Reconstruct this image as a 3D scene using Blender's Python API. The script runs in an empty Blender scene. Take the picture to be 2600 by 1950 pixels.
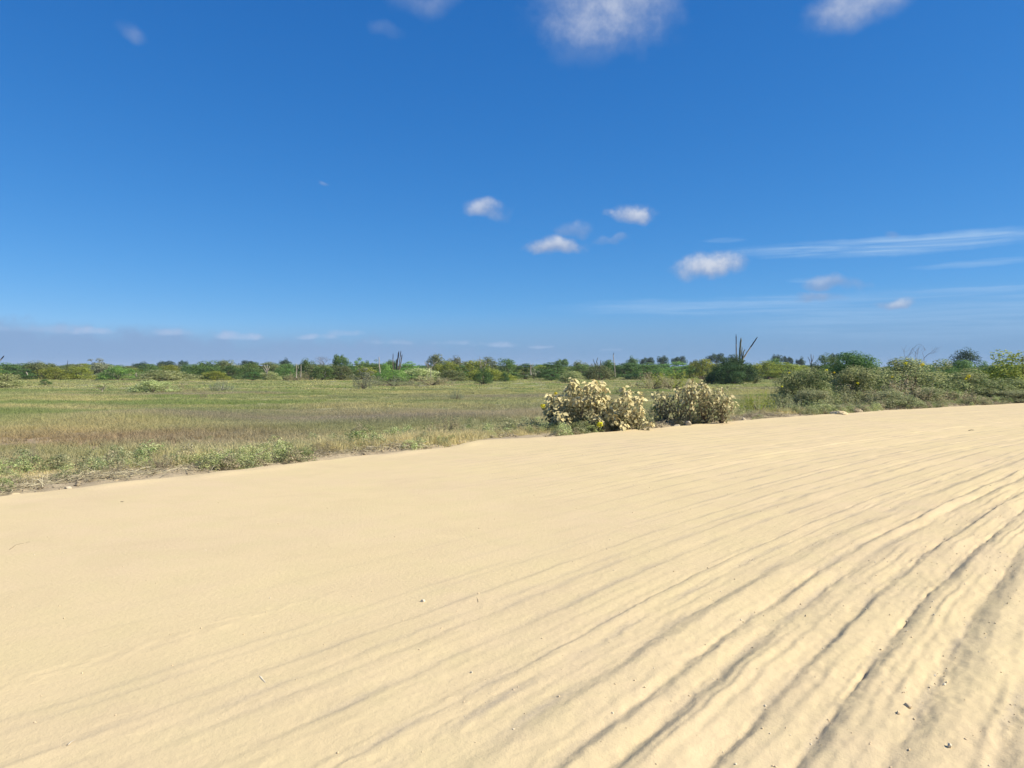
import bpy, math, random
import numpy as np
from mathutils import Vector, Matrix

PI = math.pi
rad = math.radians
random.seed(7)
rng = np.random.default_rng(7)
scene = bpy.context.scene
COL = scene.collection

# ----------------------------------------------------------------- camera
EYE = 1.6
FPX = 1964.0                       # focal length in photograph pixels (2600 wide)
HORIZON = 935.0
TH = math.atan((975 - HORIZON) / FPX)
cam_data = bpy.data.cameras.new('camera')
cam = bpy.data.objects.new('camera', cam_data)
COL.objects.link(cam)
cam.location = (0, 0, EYE)
cam.rotation_euler = (rad(90) - TH, 0, 0)
cam_data.sensor_fit = 'HORIZONTAL'
cam_data.angle = 2 * math.atan(1300 / FPX)
cam_data.clip_start = 0.05
cam_data.clip_end = 9000
scene.camera = cam

# ----------------------------------------------------------------- exposure
vs = scene.view_settings
vs.view_transform = 'Standard'
vs.look = 'None'
vs.gamma = 1.0
vs.use_curve_mapping = False
vs.exposure = 0.80
scene.cycles.max_bounces = 4
scene.cycles.diffuse_bounces = 2
scene.cycles.transmission_bounces = 2
scene.cycles.transparent_max_bounces = 4
scene.cycles.volume_bounces = 0
scene.cycles.sample_clamp_indirect = 8

# ----------------------------------------------------------------- sun
SUN_ROT, SUN_EL = rad(102), rad(40)
sun_vec = Vector((math.sin(SUN_ROT) * math.cos(SUN_EL), math.cos(SUN_ROT) * math.cos(SUN_EL), math.sin(SUN_EL)))
sd = bpy.data.lights.new('sun', 'SUN')
sd.energy = 4.3
sd.angle = rad(0.53)
sd.color = (1.0, 0.93, 0.80)
so = bpy.data.objects.new('sun', sd)
COL.objects.link(so)
so.rotation_euler = sun_vec.to_track_quat('Z', 'Y').to_euler()
so.location = (30, -10, 40)

# ----------------------------------------------------------------- world: sky and clouds
world = bpy.data.worlds.new('World')
scene.world = world
world.use_nodes = True


class NT:
    """small helper for writing node trees"""
    def __init__(self, tree):
        self.t = tree

    def n(self, kind, **kw):
        nd = self.t.nodes.new(kind)
        for k, v in kw.items():
            setattr(nd, k, v)
        return nd

    def put(self, sock, v):
        if isinstance(v, bpy.types.NodeSocket):
            self.t.links.new(v, sock)
        elif v is not None:
            if isinstance(v, (tuple, list)) and len(v) == 3 and sock.type == 'RGBA':
                v = (*v, 1)
            sock.default_value = v

    def m(self, op, a, b=None, c=None, clamp=False):
        nd = self.n('ShaderNodeMath', operation=op, use_clamp=clamp)
        self.put(nd.inputs[0], a)
        if b is not None:
            self.put(nd.inputs[1], b)
        if c is not None:
            self.put(nd.inputs[2], c)
        return nd.outputs[0]

    def mix(self, f, a, b, blend='MIX'):
        nd = self.n('ShaderNodeMix', data_type='RGBA', blend_type=blend)
        self.put(nd.inputs[0], f)
        self.put(nd.inputs[6], a)
        self.put(nd.inputs[7], b)
        return nd.outputs[2]

    def noise(self, vec, scale, detail=2.0, rough=0.5, dist=0.0, dim='3D'):
        nd = self.n('ShaderNodeTexNoise', noise_dimensions=dim)
        if vec is not None:
            self.put(nd.inputs['Vector'], vec)
        nd.inputs['Scale'].default_value = scale
        nd.inputs['Detail'].default_value = detail
        nd.inputs['Roughness'].default_value = rough
        nd.inputs['Distortion'].default_value = dist
        return nd.outputs['Fac']

    def map(self, v, a, b, c=0.0, d=1.0, smooth=False):
        nd = self.n('ShaderNodeMapRange', clamp=True)
        if smooth:
            nd.interpolation_type = 'SMOOTHSTEP'
        self.put(nd.inputs[0], v)
        for i, q in enumerate((a, b, c, d)):
            self.put(nd.inputs[i + 1], q)
        return nd.outputs[0]

    def xyz(self, v):
        nd = self.n('ShaderNodeSeparateXYZ')
        self.put(nd.inputs[0], v)
        return nd.outputs

    def comb(self, x, y, z):
        nd = self.n('ShaderNodeCombineXYZ')
        for i, q in enumerate((x, y, z)):
            self.put(nd.inputs[i], q)
        return nd.outputs[0]


def px_dir(x, y):
    """photograph pixel -> world direction"""
    u, v = (x - 1300) / FPX, (975 - y) / FPX
    return Vector((u, math.cos(TH) + v * math.sin(TH), -math.sin(TH) + v * math.cos(TH)))


def px_azel(x, y):
    d = px_dir(x, y).normalized()
    return math.degrees(math.atan2(d.x, d.y)), math.degrees(math.asin(d.z))


def build_world():
    t = world.node_tree
    t.nodes.clear()
    N = NT(t)
    out = N.n('ShaderNodeOutputWorld')
    bg = N.n('ShaderNodeBackground')
    bg.inputs[1].default_value = 0.1
    sky = N.n('ShaderNodeTexSky', sky_type='NISHITA', sun_disc=False, sun_elevation=SUN_EL, sun_rotation=SUN_ROT,
              altitude=2000, air_density=1.0, dust_density=0.0, ozone_density=3.0)
    sep = N.n('ShaderNodeSeparateColor')
    t.links.new(sky.outputs[0], sep.inputs[0])
    # the camera's saturated rendering of blue: one power curve per channel, the same over the whole sky
    ch = []
    for i, (p, g) in enumerate(SKY_CURVE):
        ch.append(N.m('MULTIPLY', N.m('POWER', N.m('MULTIPLY', sep.outputs[i], 0.1), p), g * 10))
    cc = N.n('ShaderNodeCombineColor')
    for i in range(3):
        t.links.new(ch[i], cc.inputs[i])
    col = cc.outputs[0]
    tc = N.n('ShaderNodeTexCoord')
    dirv = tc.outputs['Generated']
    x, y, z = N.xyz(dirv)
    az = N.m('MULTIPLY', N.m('ARCTAN2', x, y), 180 / PI)
    el = N.m('MULTIPLY', N.m('ARCSINE', z), 180 / PI)
    # warped coordinates for ragged edges (noise in direction space, degrees)
    big = N.m('SUBTRACT', N.noise(dirv, 14, 2, 0.55), 0.5)
    fine = N.m('SUBTRACT', N.noise(dirv, 42, 5, 0.62), 0.5)
    big2 = N.m('SUBTRACT', N.noise(N.comb(y, z, x), 18, 2, 0.55), 0.5)
    azw = N.m('MULTIPLY_ADD', big, 4.0, az)
    elw = N.m('MULTIPLY_ADD', big2, 2.2, el)
    elb = N.m('MULTIPLY_ADD', big2, 0.6, el)
    qf = {}

    def mask_of(cx, cy, rx, ry, soft, rag, azs, els, flat=1.0):
        a0, e0 = px_azel(cx, cy)
        ra, re = rx / FPX * 57.3, ry / FPX * 57.3
        u = N.m('MULTIPLY_ADD', azs, 1 / ra, -a0 / ra)
        v = v0 = N.m('MULTIPLY_ADD', els, 1 / re, -e0 / re)
        if flat != 1.0:      # flatter base
            v = N.m('MAXIMUM', v, N.m('MULTIPLY', v, -flat))
        r2 = N.m('MULTIPLY_ADD', u, u, N.m('MULTIPLY', v, v))
        if rag not in qf:
            qf[rag] = N.m('MULTIPLY_ADD', fine, rag, 1.0)
        return N.map(N.m('SUBTRACT', qf[rag], r2), 0.0, soft, 0, 1, True), v0

    # the pale, slightly lavender air low over the whole horizon
    hz = N.m('MULTIPLY', N.map(el, N.map(az, -20, 30, 3.4, 6.2), 0.6, 0, 1, True), 0.9)
    col = N.mix(hz, col, HORIZON_COL)
    # cirrus streaks: long, thin, drawn out along the horizon
    sv = N.comb(N.m('MULTIPLY', az, 0.05), N.m('MULTIPLY', el, 1.2), 3.0)
    streak = N.map(N.noise(sv, 2.2, 4, 0.6, 0.6), 0.36, 0.66, 0.15, 1.0)
    elc = N.m('MULTIPLY_ADD', big, 0.5, el)
    acc = None
    for (cx, cy, rx, ry, q) in CIRRUS:
        m, _ = mask_of(cx, cy, rx, ry, 1.0, 0.4, az, elc)
        acc = N.m('MULTIPLY', m, q) if acc is None else N.m('MAXIMUM', acc, N.m('MULTIPLY', m, q))
    col = N.mix(N.m('MULTIPLY', acc, streak), col, CIRRUS_COL)
    # the long lavender bank that lies low at the left and thins out to the right
    a_l, e_l = px_azel(0, 812)
    a_m, e_m = px_azel(1500, 885)
    top = N.m('MULTIPLY_ADD', big, 2.0, N.map(az, a_l, a_m, e_l, e_m))
    top = N.m('MULTIPLY_ADD', fine, 2.2, top)
    bankm = N.map(N.m('SUBTRACT', top, el), -0.35, 1.2, 0, 1, True)
    bankm = N.m('MULTIPLY', bankm, N.map(az, -8, 12, 0.95, 0.25))
    col = N.mix(bankm, col, BANK_COL)
    acc = None
    for (cx, cy, rx, ry, q) in BANK_PUFFS:
        m, _ = mask_of(cx, cy, rx, ry * 1.2, 1.5, 3.2, azw, elb, 1.6)
        acc = N.m('MULTIPLY', m, q) if acc is None else N.m('MAXIMUM', acc, N.m('MULTIPLY', m, q))
    col = N.mix(N.m('MULTIPLY', acc, 1.25, clamp=True), col, PUFF_COL)
    # separate cumulus puffs: bright tops, greyer bases
    acc = lit = None
    for (cx, cy, rx, ry, q, shade, rag) in CUMULUS:
        m, v = mask_of(cx, cy, rx * 1.08, ry * 1.08, 1.2 if cy > 200 else 1.6, rag * 1.15 if cy > 200 else 0.7, azw, elw, 1.15)
        k = N.m('MULTIPLY', m, N.m('ADD', v, 0.75 - 1.4 * shade))
        acc = N.m('MULTIPLY', m, q) if acc is None else N.m('MAXIMUM', acc, N.m('MULTIPLY', m, q))
        lit = k if lit is None else N.m('ADD', lit, k)
    lit = N.map(N.m('MULTIPLY_ADD', fine, 1.0, lit), -0.25, 1.15, 0, 1, True)
    col = N.mix(acc, col, N.mix(lit, CLOUD_DARK, CLOUD_LIT))
    t.links.new(col, bg.inputs[0])
    t.links.new(bg.outputs[0], out.inputs[0])
    world.cycles.sampling_method = 'MANUAL'
    world.cycles.sample_map_resolution = 512


K = 10 / 1.741        # radiance at which the strength 0.1 and the exposure give display value 1
SKY_CURVE = ((1.33, 0.35), (0.80, 0.400), (0.56, 0.565))
HORIZON_COL = (0.205 * K, 0.365 * K, 0.60 * K)
CIRRUS_COL = (0.40 * K, 0.60 * K, 0.86 * K)
BANK_COL = (0.25 * K, 0.40 * K, 0.645 * K)
PUFF_COL = (0.44 * K, 0.56 * K, 0.79 * K)
CLOUD_LIT = (0.68 * K, 0.72 * K, 0.81 * K)
CLOUD_DARK = (0.29 * K, 0.38 * K, 0.575 * K)
# photograph pixel of the centre, half width, half height, strength
CIRRUS = [(2270, 622, 420, 26, 0.75), (2480, 670, 150, 10, 0.4), (1840, 612, 60, 8, 0.3), (1900, 775, 560, 26, 0.42),
          (2480, 735, 200, 8, 0.4), (2350, 800, 520, 70, 0.35), (2040, 712, 50, 7, 0.35)]
BANK_PUFFS = [(10, 833, 50, 9, 0.45), (130, 836, 90, 12, 0.3), (228, 843, 55, 10, 0.6), (455, 843, 60, 10, 0.5),
              (585, 853, 50, 11, 0.6), (800, 856, 60, 9, 0.65), (875, 846, 55, 10, 0.4), (1000, 868, 70, 8, 0.35),
              (1150, 872, 60, 8, 0.45), (1260, 877, 90, 9, 0.45), (1375, 880, 40, 5, 0.4), (1545, 888, 40, 5, 0.3)]
CUMULUS = [(1232, 540, 64, 27, 0.75, 0.15, 1.0), (1415, 625, 82, 33, 0.85, 0.25, 1.2), (1470, 578, 50, 26, 0.35, 0.5, 1.5),
           (1608, 546, 62, 36, 0.85, 0.1, 1.2), (1545, 612, 45, 14, 0.3, 0.5, 1.5), (1785, 676, 100, 40, 0.95, 0.05, 1.0),
           (2110, 717, 72, 24, 0.6, 0.6, 1.3), (2075, 755, 60, 20, 0.6, 0.65, 1.2), (2255, 766, 58, 20, 0.75, 0.2, 1.0),
           (1530, 0, 210, 160, 0.9, 0.0, 1.4), (1500, 100, 130, 85, 0.36, 0.4, 1.4), (2180, 5, 125, 74, 0.85, 0.0, 1.5), (1080, 5, 110, 44, 0.42, 0.3, 1.5),
           (345, 78, 42, 24, 0.4, 0.3, 1.3), (980, 78, 36, 18, 0.22, 0.4, 1.3), (830, 473, 18, 9, 0.25, 0.4, 1.2),
           (2285, 608, 24, 16, 0.3, 0.7, 1.3)]
build_world()

# ================================================================= helpers


def ground_px(x, y, z=0.0):
    d = px_dir(x, y)
    k = (z - EYE) / d.z
    return Vector((d.x * k, d.y * k, z))


def at_depth(x, y, D):
    """the point at depth D (metres along +Y) that the pixel looks at"""
    d = px_dir(x, y)
    k = D / d.y
    return Vector((d.x * k, D, EYE + d.z * k))


def _hash(ix, iy, seed):
    h = (ix.astype(np.int64) * 374761393 + iy.astype(np.int64) * 668265263 + seed * 974711) & 0xFFFFFFFF
    h = ((h ^ (h >> 13)) * 1274126177) & 0xFFFFFFFF
    h = h ^ (h >> 16)
    return h / 4294967295.0


def pn(x, y, seed=0):
    """gradient noise, about -0.7..0.7"""
    x, y = np.broadcast_arrays(np.asarray(x, float), np.asarray(y, float))
    ix, iy = np.floor(x), np.floor(y)
    fx, fy = x - ix, y - iy
    u, v = fx * fx * fx * (fx * (fx * 6 - 15) + 10), fy * fy * fy * (fy * (fy * 6 - 15) + 10)

    def g(dx, dy):
        a = _hash(ix + dx, iy + dy, seed) * 2 * PI
        return np.cos(a) * (fx - dx) + np.sin(a) * (fy - dy)
    return (g(0, 0) * (1 - u) + g(1, 0) * u) * (1 - v) + (g(0, 1) * (1 - u) + g(1, 1) * u) * v


def fbm(x, y, octv=4, seed=0, gain=0.5):
    r, a, f = 0, 1.0, 1.0
    for o in range(octv):
        r = r + a * pn(x * f, y * f, seed + o * 17)
        a *= gain
        f *= 2.03
    return r


def mk_mesh(name, V, Fs, smooth=False, tint=None):
    """V (n,3); Fs one face array or a list of them (each m x k)"""
    V = np.asarray(V, np.float32).reshape(-1, 3)
    if not isinstance(Fs, list):
        Fs = [Fs]
    Fs = [np.asarray(f, np.int32) for f in Fs if len(f)]
    me = bpy.data.meshes.new(name)
    me.vertices.add(len(V))
    me.vertices.foreach_set('co', V.ravel())
    loops = np.concatenate([f.ravel() for f in Fs])
    tot = np.concatenate([np.full(len(f), f.shape[1], np.int32) for f in Fs])
    start = np.concatenate([[0], np.cumsum(tot)[:-1]]).astype(np.int32)
    me.loops.add(len(loops))
    me.loops.foreach_set('vertex_index', loops)
    me.polygons.add(len(tot))
    me.polygons.foreach_set('loop_start', start)
    if smooth:
        me.polygons.foreach_set('use_smooth', np.ones(len(tot), bool))
    if tint is not None:
        at = me.attributes.new('tint', 'FLOAT', 'POINT')
        at.data.foreach_set('value', np.asarray(tint, np.float32).ravel())
    me.update(calc_edges=True)
    return me


def obj(name, me, mat=None, parent=None, link=True):
    o = bpy.data.objects.new(name, me)
    if mat is not None:
        if len(me.materials) == 0:
            me.materials.append(mat)
        elif me.materials[0] != mat:
            o.material_slots[0].link = 'OBJECT'
            o.material_slots[0].material = mat
    if link:
        COL.objects.link(o)
    if parent is not None:
        o.parent = parent
    return o


def tag(o, label=None, cat=None, group=None, kind=None):
    for k, v in (('label', label), ('category', cat), ('group', group), ('kind', kind)):
        if v:
            o[k] = v
    return o


def thing(name, label, cat, loc=(0, 0, 0), rz=0.0, group=None):
    o = bpy.data.objects.new(name, None)
    COL.objects.link(o)
    o.empty_display_size = 0.2
    o.location = loc
    o.rotation_euler = (0, 0, rz)
    return tag(o, label, cat, group)


class MB:
    """collects pieces of geometry for one mesh"""
    def __init__(self):
        self.V, self.F, self.T, self.n = [], [], [], 0

    def add(self, V, F, tint=0.5):
        V = np.asarray(V, float).reshape(-1, 3)
        self.V.append(V)
        self.F.append(np.asarray(F, int) + self.n)
        self.T.append(np.broadcast_to(np.asarray(tint, float), (len(V),)))
        self.n += len(V)
        return self

    def mesh(self, name, smooth=False):
        by = {}
        for f in self.F:
            by.setdefault(f.shape[1], []).append(f)
        return mk_mesh(name, np.concatenate(self.V), [np.concatenate(v) for v in by.values()], smooth, np.concatenate(self.T))


def tube(pts, radii, seg=6, ribs=0, rib_depth=0.0, cap=True):
    pts = [Vector(p) for p in pts]
    V, F = [], []
    n = len(pts)
    ref = Vector((0.31, 0.95, 0.05)).normalized()
    for i, p in enumerate(pts):
        d = (pts[min(i + 1, n - 1)] - pts[max(i - 1, 0)]).normalized()
        a = d.cross(ref)
        if a.length < 1e-3:
            a = d.cross(Vector((1, 0, 0)))
        a.normalize()
        b = d.cross(a)
        for k in range(seg):
            q = 2 * PI * k / seg
            r = radii[i] * (1 - (rib_depth if (ribs and k % 2) else 0))
            V.append(p + (a * math.cos(q) + b * math.sin(q)) * r)
    for i in range(n - 1):
        for k in range(seg):
            k2 = (k + 1) % seg
            F.append((i * seg + k, i * seg + k2, (i + 1) * seg + k2, (i + 1) * seg + k))
    V = np.array([tuple(v) for v in V])
    F = np.array(F)
    return V, F


def unit(v):
    return v / np.maximum(np.linalg.norm(v, axis=-1, keepdims=True), 1e-9)


def leaves(C, Nrm, L, W, r, droop=0.0, fold=0.25):
    """kite-shaped folded leaves: centres C, facing Nrm, length L, width W -> V, F(quads)"""
    n = len(C)
    Nrm = unit(Nrm)
    t = unit(np.cross(Nrm, r.normal(size=(n, 3))))
    if droop:
        t = unit(t + np.array([0, 0, -droop]))
        Nrm = unit(Nrm - t * np.sum(Nrm * t, -1, keepdims=True))
    b = np.cross(Nrm, t)
    L = np.broadcast_to(L, (n,))[:, None]
    W = np.broadcast_to(W, (n,))[:, None]
    base, tip = C - t * L * 0.5, C + t * L * 0.5
    mid = C - t * L * 0.06
    up = Nrm * W * fold
    V = np.stack([base, mid - b * W * 0.5 + up, tip, mid + b * W * 0.5 + up], 1).reshape(-1, 3)
    i = np.arange(n)[:, None] * 4
    F = np.concatenate([i + np.array([0, 1, 2]), i + np.array([0, 2, 3])], 1).reshape(-1, 3)
    return V, F


# ----------------------------------------------------------------- materials


def new_mat(name):
    m = bpy.data.materials.new(name)
    m.use_nodes = True
    m.node_tree.nodes.clear()
    N = NT(m.node_tree)
    N.out = N.n('ShaderNodeOutputMaterial')
    N.b = N.n('ShaderNodeBsdfPrincipled')
    N.b.inputs['Roughness'].default_value = 0.9
    N.b.inputs['Specular IOR Level'].default_value = 0.15
    m.node_tree.links.new(N.b.outputs[0], N.out.inputs[0])
    return m, N


def leaf_mat(name, a, b, dust=None, dust_amt=0.0, transl=0.32, var=0.22, gain=2.0):
    """leaf colour from a to b by each leaf's tint, plus plant-to-plant variation and road dust"""
    m, N = new_mat(name)
    a, b = [tuple(q * gain for q in v) for v in (a, b)]
    at = N.n('ShaderNodeAttribute', attribute_name='tint')
    oi = N.n('ShaderNodeObjectInfo')
    c = N.mix(at.outputs['Fac'], a, b)
    hs = N.n('ShaderNodeHueSaturation')
    N.put(hs.inputs['Color'], c)
    N.put(hs.inputs['Value'], N.map(oi.outputs['Random'], 0, 1, 1 - var, 1 + var))
    N.put(hs.inputs['Hue'], N.map(oi.outputs['Random'], 0, 1, 0.49, 0.512))
    c = hs.outputs[0]
    if dust:
        g = N.n('ShaderNodeNewGeometry')
        dn = N.noise(g.outputs['Position'], 3.0, 3)
        f = N.m('MULTIPLY', N.map(N.m('ADD', dn, N.m('MULTIPLY', at.outputs['Fac'], 0.35)), 0.45, 0.75, 0.2, 1), dust_amt)
        c = N.mix(f, c, dust)
    N.put(N.b.inputs['Base Color'], c)
    N.b.inputs['Roughness'].default_value = 0.65
    N.b.inputs['Specular IOR Level'].default_value = 0.25
    tr = N.n('ShaderNodeBsdfTranslucent')
    N.put(tr.inputs[0], c)
    mx = N.n('ShaderNodeMixShader')
    mx.inputs[0].default_value = transl
    N.t.links.new(N.b.outputs[0], mx.inputs[1])
    N.t.links.new(tr.outputs[0], mx.inputs[2])
    N.t.links.new(mx.outputs[0], N.out.inputs[0])
    return m


def bark_mat(name, a, b, scale=18, stretch=0.25):
    m, N = new_mat(name)
    tc = N.n('ShaderNodeTexCoord')
    x, y, z = N.xyz(tc.outputs['Object'])
    f = N.noise(N.comb(x, y, N.m('MULTIPLY', z, stretch)), scale, 4, 0.6)
    N.put(N.b.inputs['Base Color'], N.mix(N.map(f, 0.35, 0.65), a, b))
    bp = N.n('ShaderNodeBump')
    bp.inputs['Strength'].default_value = 0.5
    bp.inputs['Distance'].default_value = 0.02
    N.put(bp.inputs['Height'], f)
    N.put(N.b.inputs['Normal'], bp.outputs[0])
    return m


MAT = {}
MAT['acacia'] = leaf_mat('acacia leaves', (0.036, 0.074, 0.020), (0.078, 0.130, 0.036))
MAT['darkest'] = leaf_mat('darkest leaves', (0.016, 0.036, 0.012), (0.045, 0.080, 0.022))
MAT['green'] = leaf_mat('green leaves', (0.050, 0.095, 0.025), (0.115, 0.170, 0.045))
MAT['bright'] = leaf_mat('fresh green leaves', (0.075, 0.145, 0.030), (0.170, 0.250, 0.060))
MAT['yellow'] = leaf_mat('yellow green leaves', (0.120, 0.145, 0.022), (0.230, 0.240, 0.045))
MAT['olive'] = leaf_mat('olive leaves', (0.075, 0.090, 0.032), (0.150, 0.160, 0.065))
MAT['grey'] = leaf_mat('grey green leaves', (0.105, 0.115, 0.065), (0.200, 0.205, 0.125))
MAT['pale'] = leaf_mat('pale dusty leaves', (0.150, 0.185, 0.060), (0.380, 0.385, 0.190))
MAT['dry'] = leaf_mat('dry brown leaves', (0.130, 0.110, 0.060), (0.260, 0.220, 0.130))
MAT['far'] = leaf_mat('dark far leaves', (0.022, 0.046, 0.024), (0.045, 0.080, 0.038))
DUST = (0.46, 0.38, 0.235)
MAT['dusty_green'] = leaf_mat('roadside leaves under dust', (0.045, 0.085, 0.020), (0.230, 0.260, 0.090), DUST, 0.40)
MAT['dusty_grey'] = leaf_mat('roadside weeds under dust', (0.085, 0.125, 0.045), (0.270, 0.280, 0.140), DUST, 0.45)
MAT['dusty_brown'] = leaf_mat('dead roadside stalks under dust', (0.150, 0.130, 0.075), (0.330, 0.285, 0.180), DUST, 0.6)
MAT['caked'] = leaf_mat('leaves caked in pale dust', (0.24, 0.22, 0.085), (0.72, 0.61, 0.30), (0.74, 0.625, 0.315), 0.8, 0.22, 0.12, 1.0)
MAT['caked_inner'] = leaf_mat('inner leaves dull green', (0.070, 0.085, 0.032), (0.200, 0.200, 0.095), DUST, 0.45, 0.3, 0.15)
MAT['flower'] = leaf_mat('yellow petals', (0.70, 0.58, 0.02), (0.80, 0.76, 0.04), None, 0, 0.3, 0.08, 1.0)
MAT['bark'] = bark_mat('brown bark', (0.10, 0.075, 0.05), (0.20, 0.16, 0.11))
MAT['deadwood'] = bark_mat('bleached dead wood', (0.24, 0.20, 0.15), (0.48, 0.43, 0.35))
MAT['greytwig'] = bark_mat('grey twigs', (0.13, 0.12, 0.11), (0.24, 0.22, 0.20))
MAT['cactus'] = bark_mat('cactus skin', (0.095, 0.105, 0.07), (0.18, 0.18, 0.125), 6, 0.4)
MAT['oldcactus'] = bark_mat('corky old cactus', (0.10, 0.085, 0.065), (0.20, 0.17, 0.12), 6, 0.4)
MAT['blackcactus'] = bark_mat('blackened cactus tip', (0.022, 0.020, 0.018), (0.06, 0.05, 0.045), 6, 0.4)


def sand_mat(name, cols, bump, grain=True):
    m, N = new_mat(name)
    g = N.n('ShaderNodeNewGeometry')
    P = g.outputs['Position']
    f1 = N.noise(P, 0.35, 4, 0.55)
    f2 = N.noise(P, 2.2, 5, 0.6)
    f3 = N.noise(P, 45, 3, 0.7)
    c = N.mix(N.map(f1, 0.35, 0.65), cols[0], cols[1])
    c = N.mix(N.map(f2, 0.42, 0.72, 0, 0.65), c, cols[2])
    c = N.mix(N.map(N.noise(P, 0.9, 5, 0.7, 0.8), 0.46, 0.74, 0, 0.45), c, cols[3])
    c = N.mix(N.map(f3, 0.55, 0.8, 0, 0.35), c, cols[3])
    at = N.n('ShaderNodeAttribute', attribute_name='tint')       # coarse grit in the ruts, with groove shadow painted in
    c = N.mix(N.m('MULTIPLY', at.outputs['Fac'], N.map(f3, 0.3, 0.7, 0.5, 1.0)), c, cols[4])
    N.put(N.b.inputs['Base Color'], c)
    N.b.inputs['Roughness'].default_value = 1.0
    N.b.inputs['Specular IOR Level'].default_value = 0.05
    h = N.m('ADD', N.m('MULTIPLY', N.noise(P, 140, 3, 0.7), 0.35), N.noise(P, 28, 5, 0.65))
    bp = N.n('ShaderNodeBump')
    bp.inputs['Strength'].default_value = bump
    bp.inputs['Distance'].default_value = 0.012
    N.put(bp.inputs['Height'], h)
    N.put(N.b.inputs['Normal'], bp.outputs[0])
    return m


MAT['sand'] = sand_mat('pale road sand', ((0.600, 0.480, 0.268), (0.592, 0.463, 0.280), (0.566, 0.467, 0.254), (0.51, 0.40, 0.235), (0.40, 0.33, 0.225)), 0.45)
MAT['soil'] = sand_mat('verge soil', ((0.36, 0.29, 0.185), (0.32, 0.26, 0.17), (0.46, 0.375, 0.24), (0.24, 0.19, 0.125), (0.26, 0.21, 0.14)), 1.0)
MAT['stone'] = sand_mat('pale stone', ((0.52, 0.44, 0.295), (0.47, 0.39, 0.265), (0.56, 0.475, 0.325), (0.42, 0.35, 0.24), (0.42, 0.35, 0.24)), 0.10)
MAT['pebble'] = sand_mat('white pebble', ((0.68, 0.59, 0.42), (0.64, 0.55, 0.39), (0.72, 0.63, 0.46), (0.56, 0.48, 0.34), (0.56, 0.48, 0.34)), 0.06)
MAT['clod'] = sand_mat('sand clod', ((0.60, 0.475, 0.285), (0.60, 0.462, 0.300), (0.565, 0.458, 0.270), (0.50, 0.39, 0.25), (0.46, 0.375, 0.26)), 0.08)


def patches(N, P):
    """field colour patches by place: green, tan, mauve-grey seed heads, a rusty bare area"""
    x, y, z = N.xyz(P)
    w = N.m('MULTIPLY', N.m('SUBTRACT', N.noise(P, 0.12, 3), 0.5), 9.0)
    xw, yw = N.m('ADD', x, w), N.m('ADD', y, w)
    fl = N.noise(N.comb(N.m('MULTIPLY', x, 0.5), y, 0.0), 0.16, 4, 0.6)
    fm = N.noise(N.comb(N.m('MULTIPLY', x, 0.5), y, 7.0), 0.13, 4, 0.6)
    return x, y, xw, yw, fl, fm


def blob(N, xw, yw, cx, cy, rx, ry):
    u = N.m('DIVIDE', N.m('SUBTRACT', xw, cx), rx)
    v = N.m('DIVIDE', N.m('SUBTRACT', yw, cy), ry)
    r2 = N.m('ADD', N.m('MULTIPLY', u, u), N.m('MULTIPLY', v, v))
    return N.map(r2, 1.3, 0.3, 0, 1, True)


def grass_mat():
    m, N = new_mat('field grass')
    at = N.n('ShaderNodeAttribute', attribute_name='tint')
    gc = N.n('ShaderNodeAttribute', attribute_name='gcol', attribute_type='INSTANCER')
    c = N.mix(N.m('MULTIPLY', at.outputs['Fac'], 0.30), gc.outputs['Color'], (0.50, 0.42, 0.24))
    N.put(N.b.inputs['Base Color'], c)
    N.b.inputs['Roughness'].default_value = 0.7
    tr = N.n('ShaderNodeBsdfTranslucent')
    N.put(tr.inputs[0], c)
    mx = N.n('ShaderNodeMixShader')
    mx.inputs[0].default_value = 0.45
    N.t.links.new(N.b.outputs[0], mx.inputs[1])
    N.t.links.new(tr.outputs[0], mx.inputs[2])
    N.t.links.new(mx.outputs[0], N.out.inputs[0])
    return m


def field_mat():
    m, N = new_mat('field soil')
    g = N.n('ShaderNodeNewGeometry')
    P = g.outputs['Position']
    x, y, xw, yw, fl, fm = patches(N, P)
    c = N.mix(N.map(fl, 0.40, 0.62), (0.24, 0.26, 0.11), (0.34, 0.31, 0.16))
    c = N.mix(N.map(fm, 0.50, 0.66, 0, 0.75), c, (0.26, 0.22, 0.155))
    c = N.mix(N.m('MULTIPLY', blob(N, xw, yw, -9.5, 18.5, 7.0, 3.6), 0.8), c, (0.36, 0.25, 0.16))
    f = N.noise(P, 6, 5, 0.65)
    c = N.mix(N.map(f, 0.35, 0.7, 0, 0.4), c, (0.16, 0.14, 0.08))
    N.put(N.b.inputs['Base Color'], c)
    N.b.inputs['Roughness'].default_value = 1.0
    bp = N.n('ShaderNodeBump')
    bp.inputs['Strength'].default_value = 0.8
    bp.inputs['Distance'].default_value = 0.05
    N.put(bp.inputs['Height'], f)
    N.put(N.b.inputs['Normal'], bp.outputs[0])
    return m


MAT['grass'] = grass_mat()
MAT['field'] = field_mat()

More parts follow.
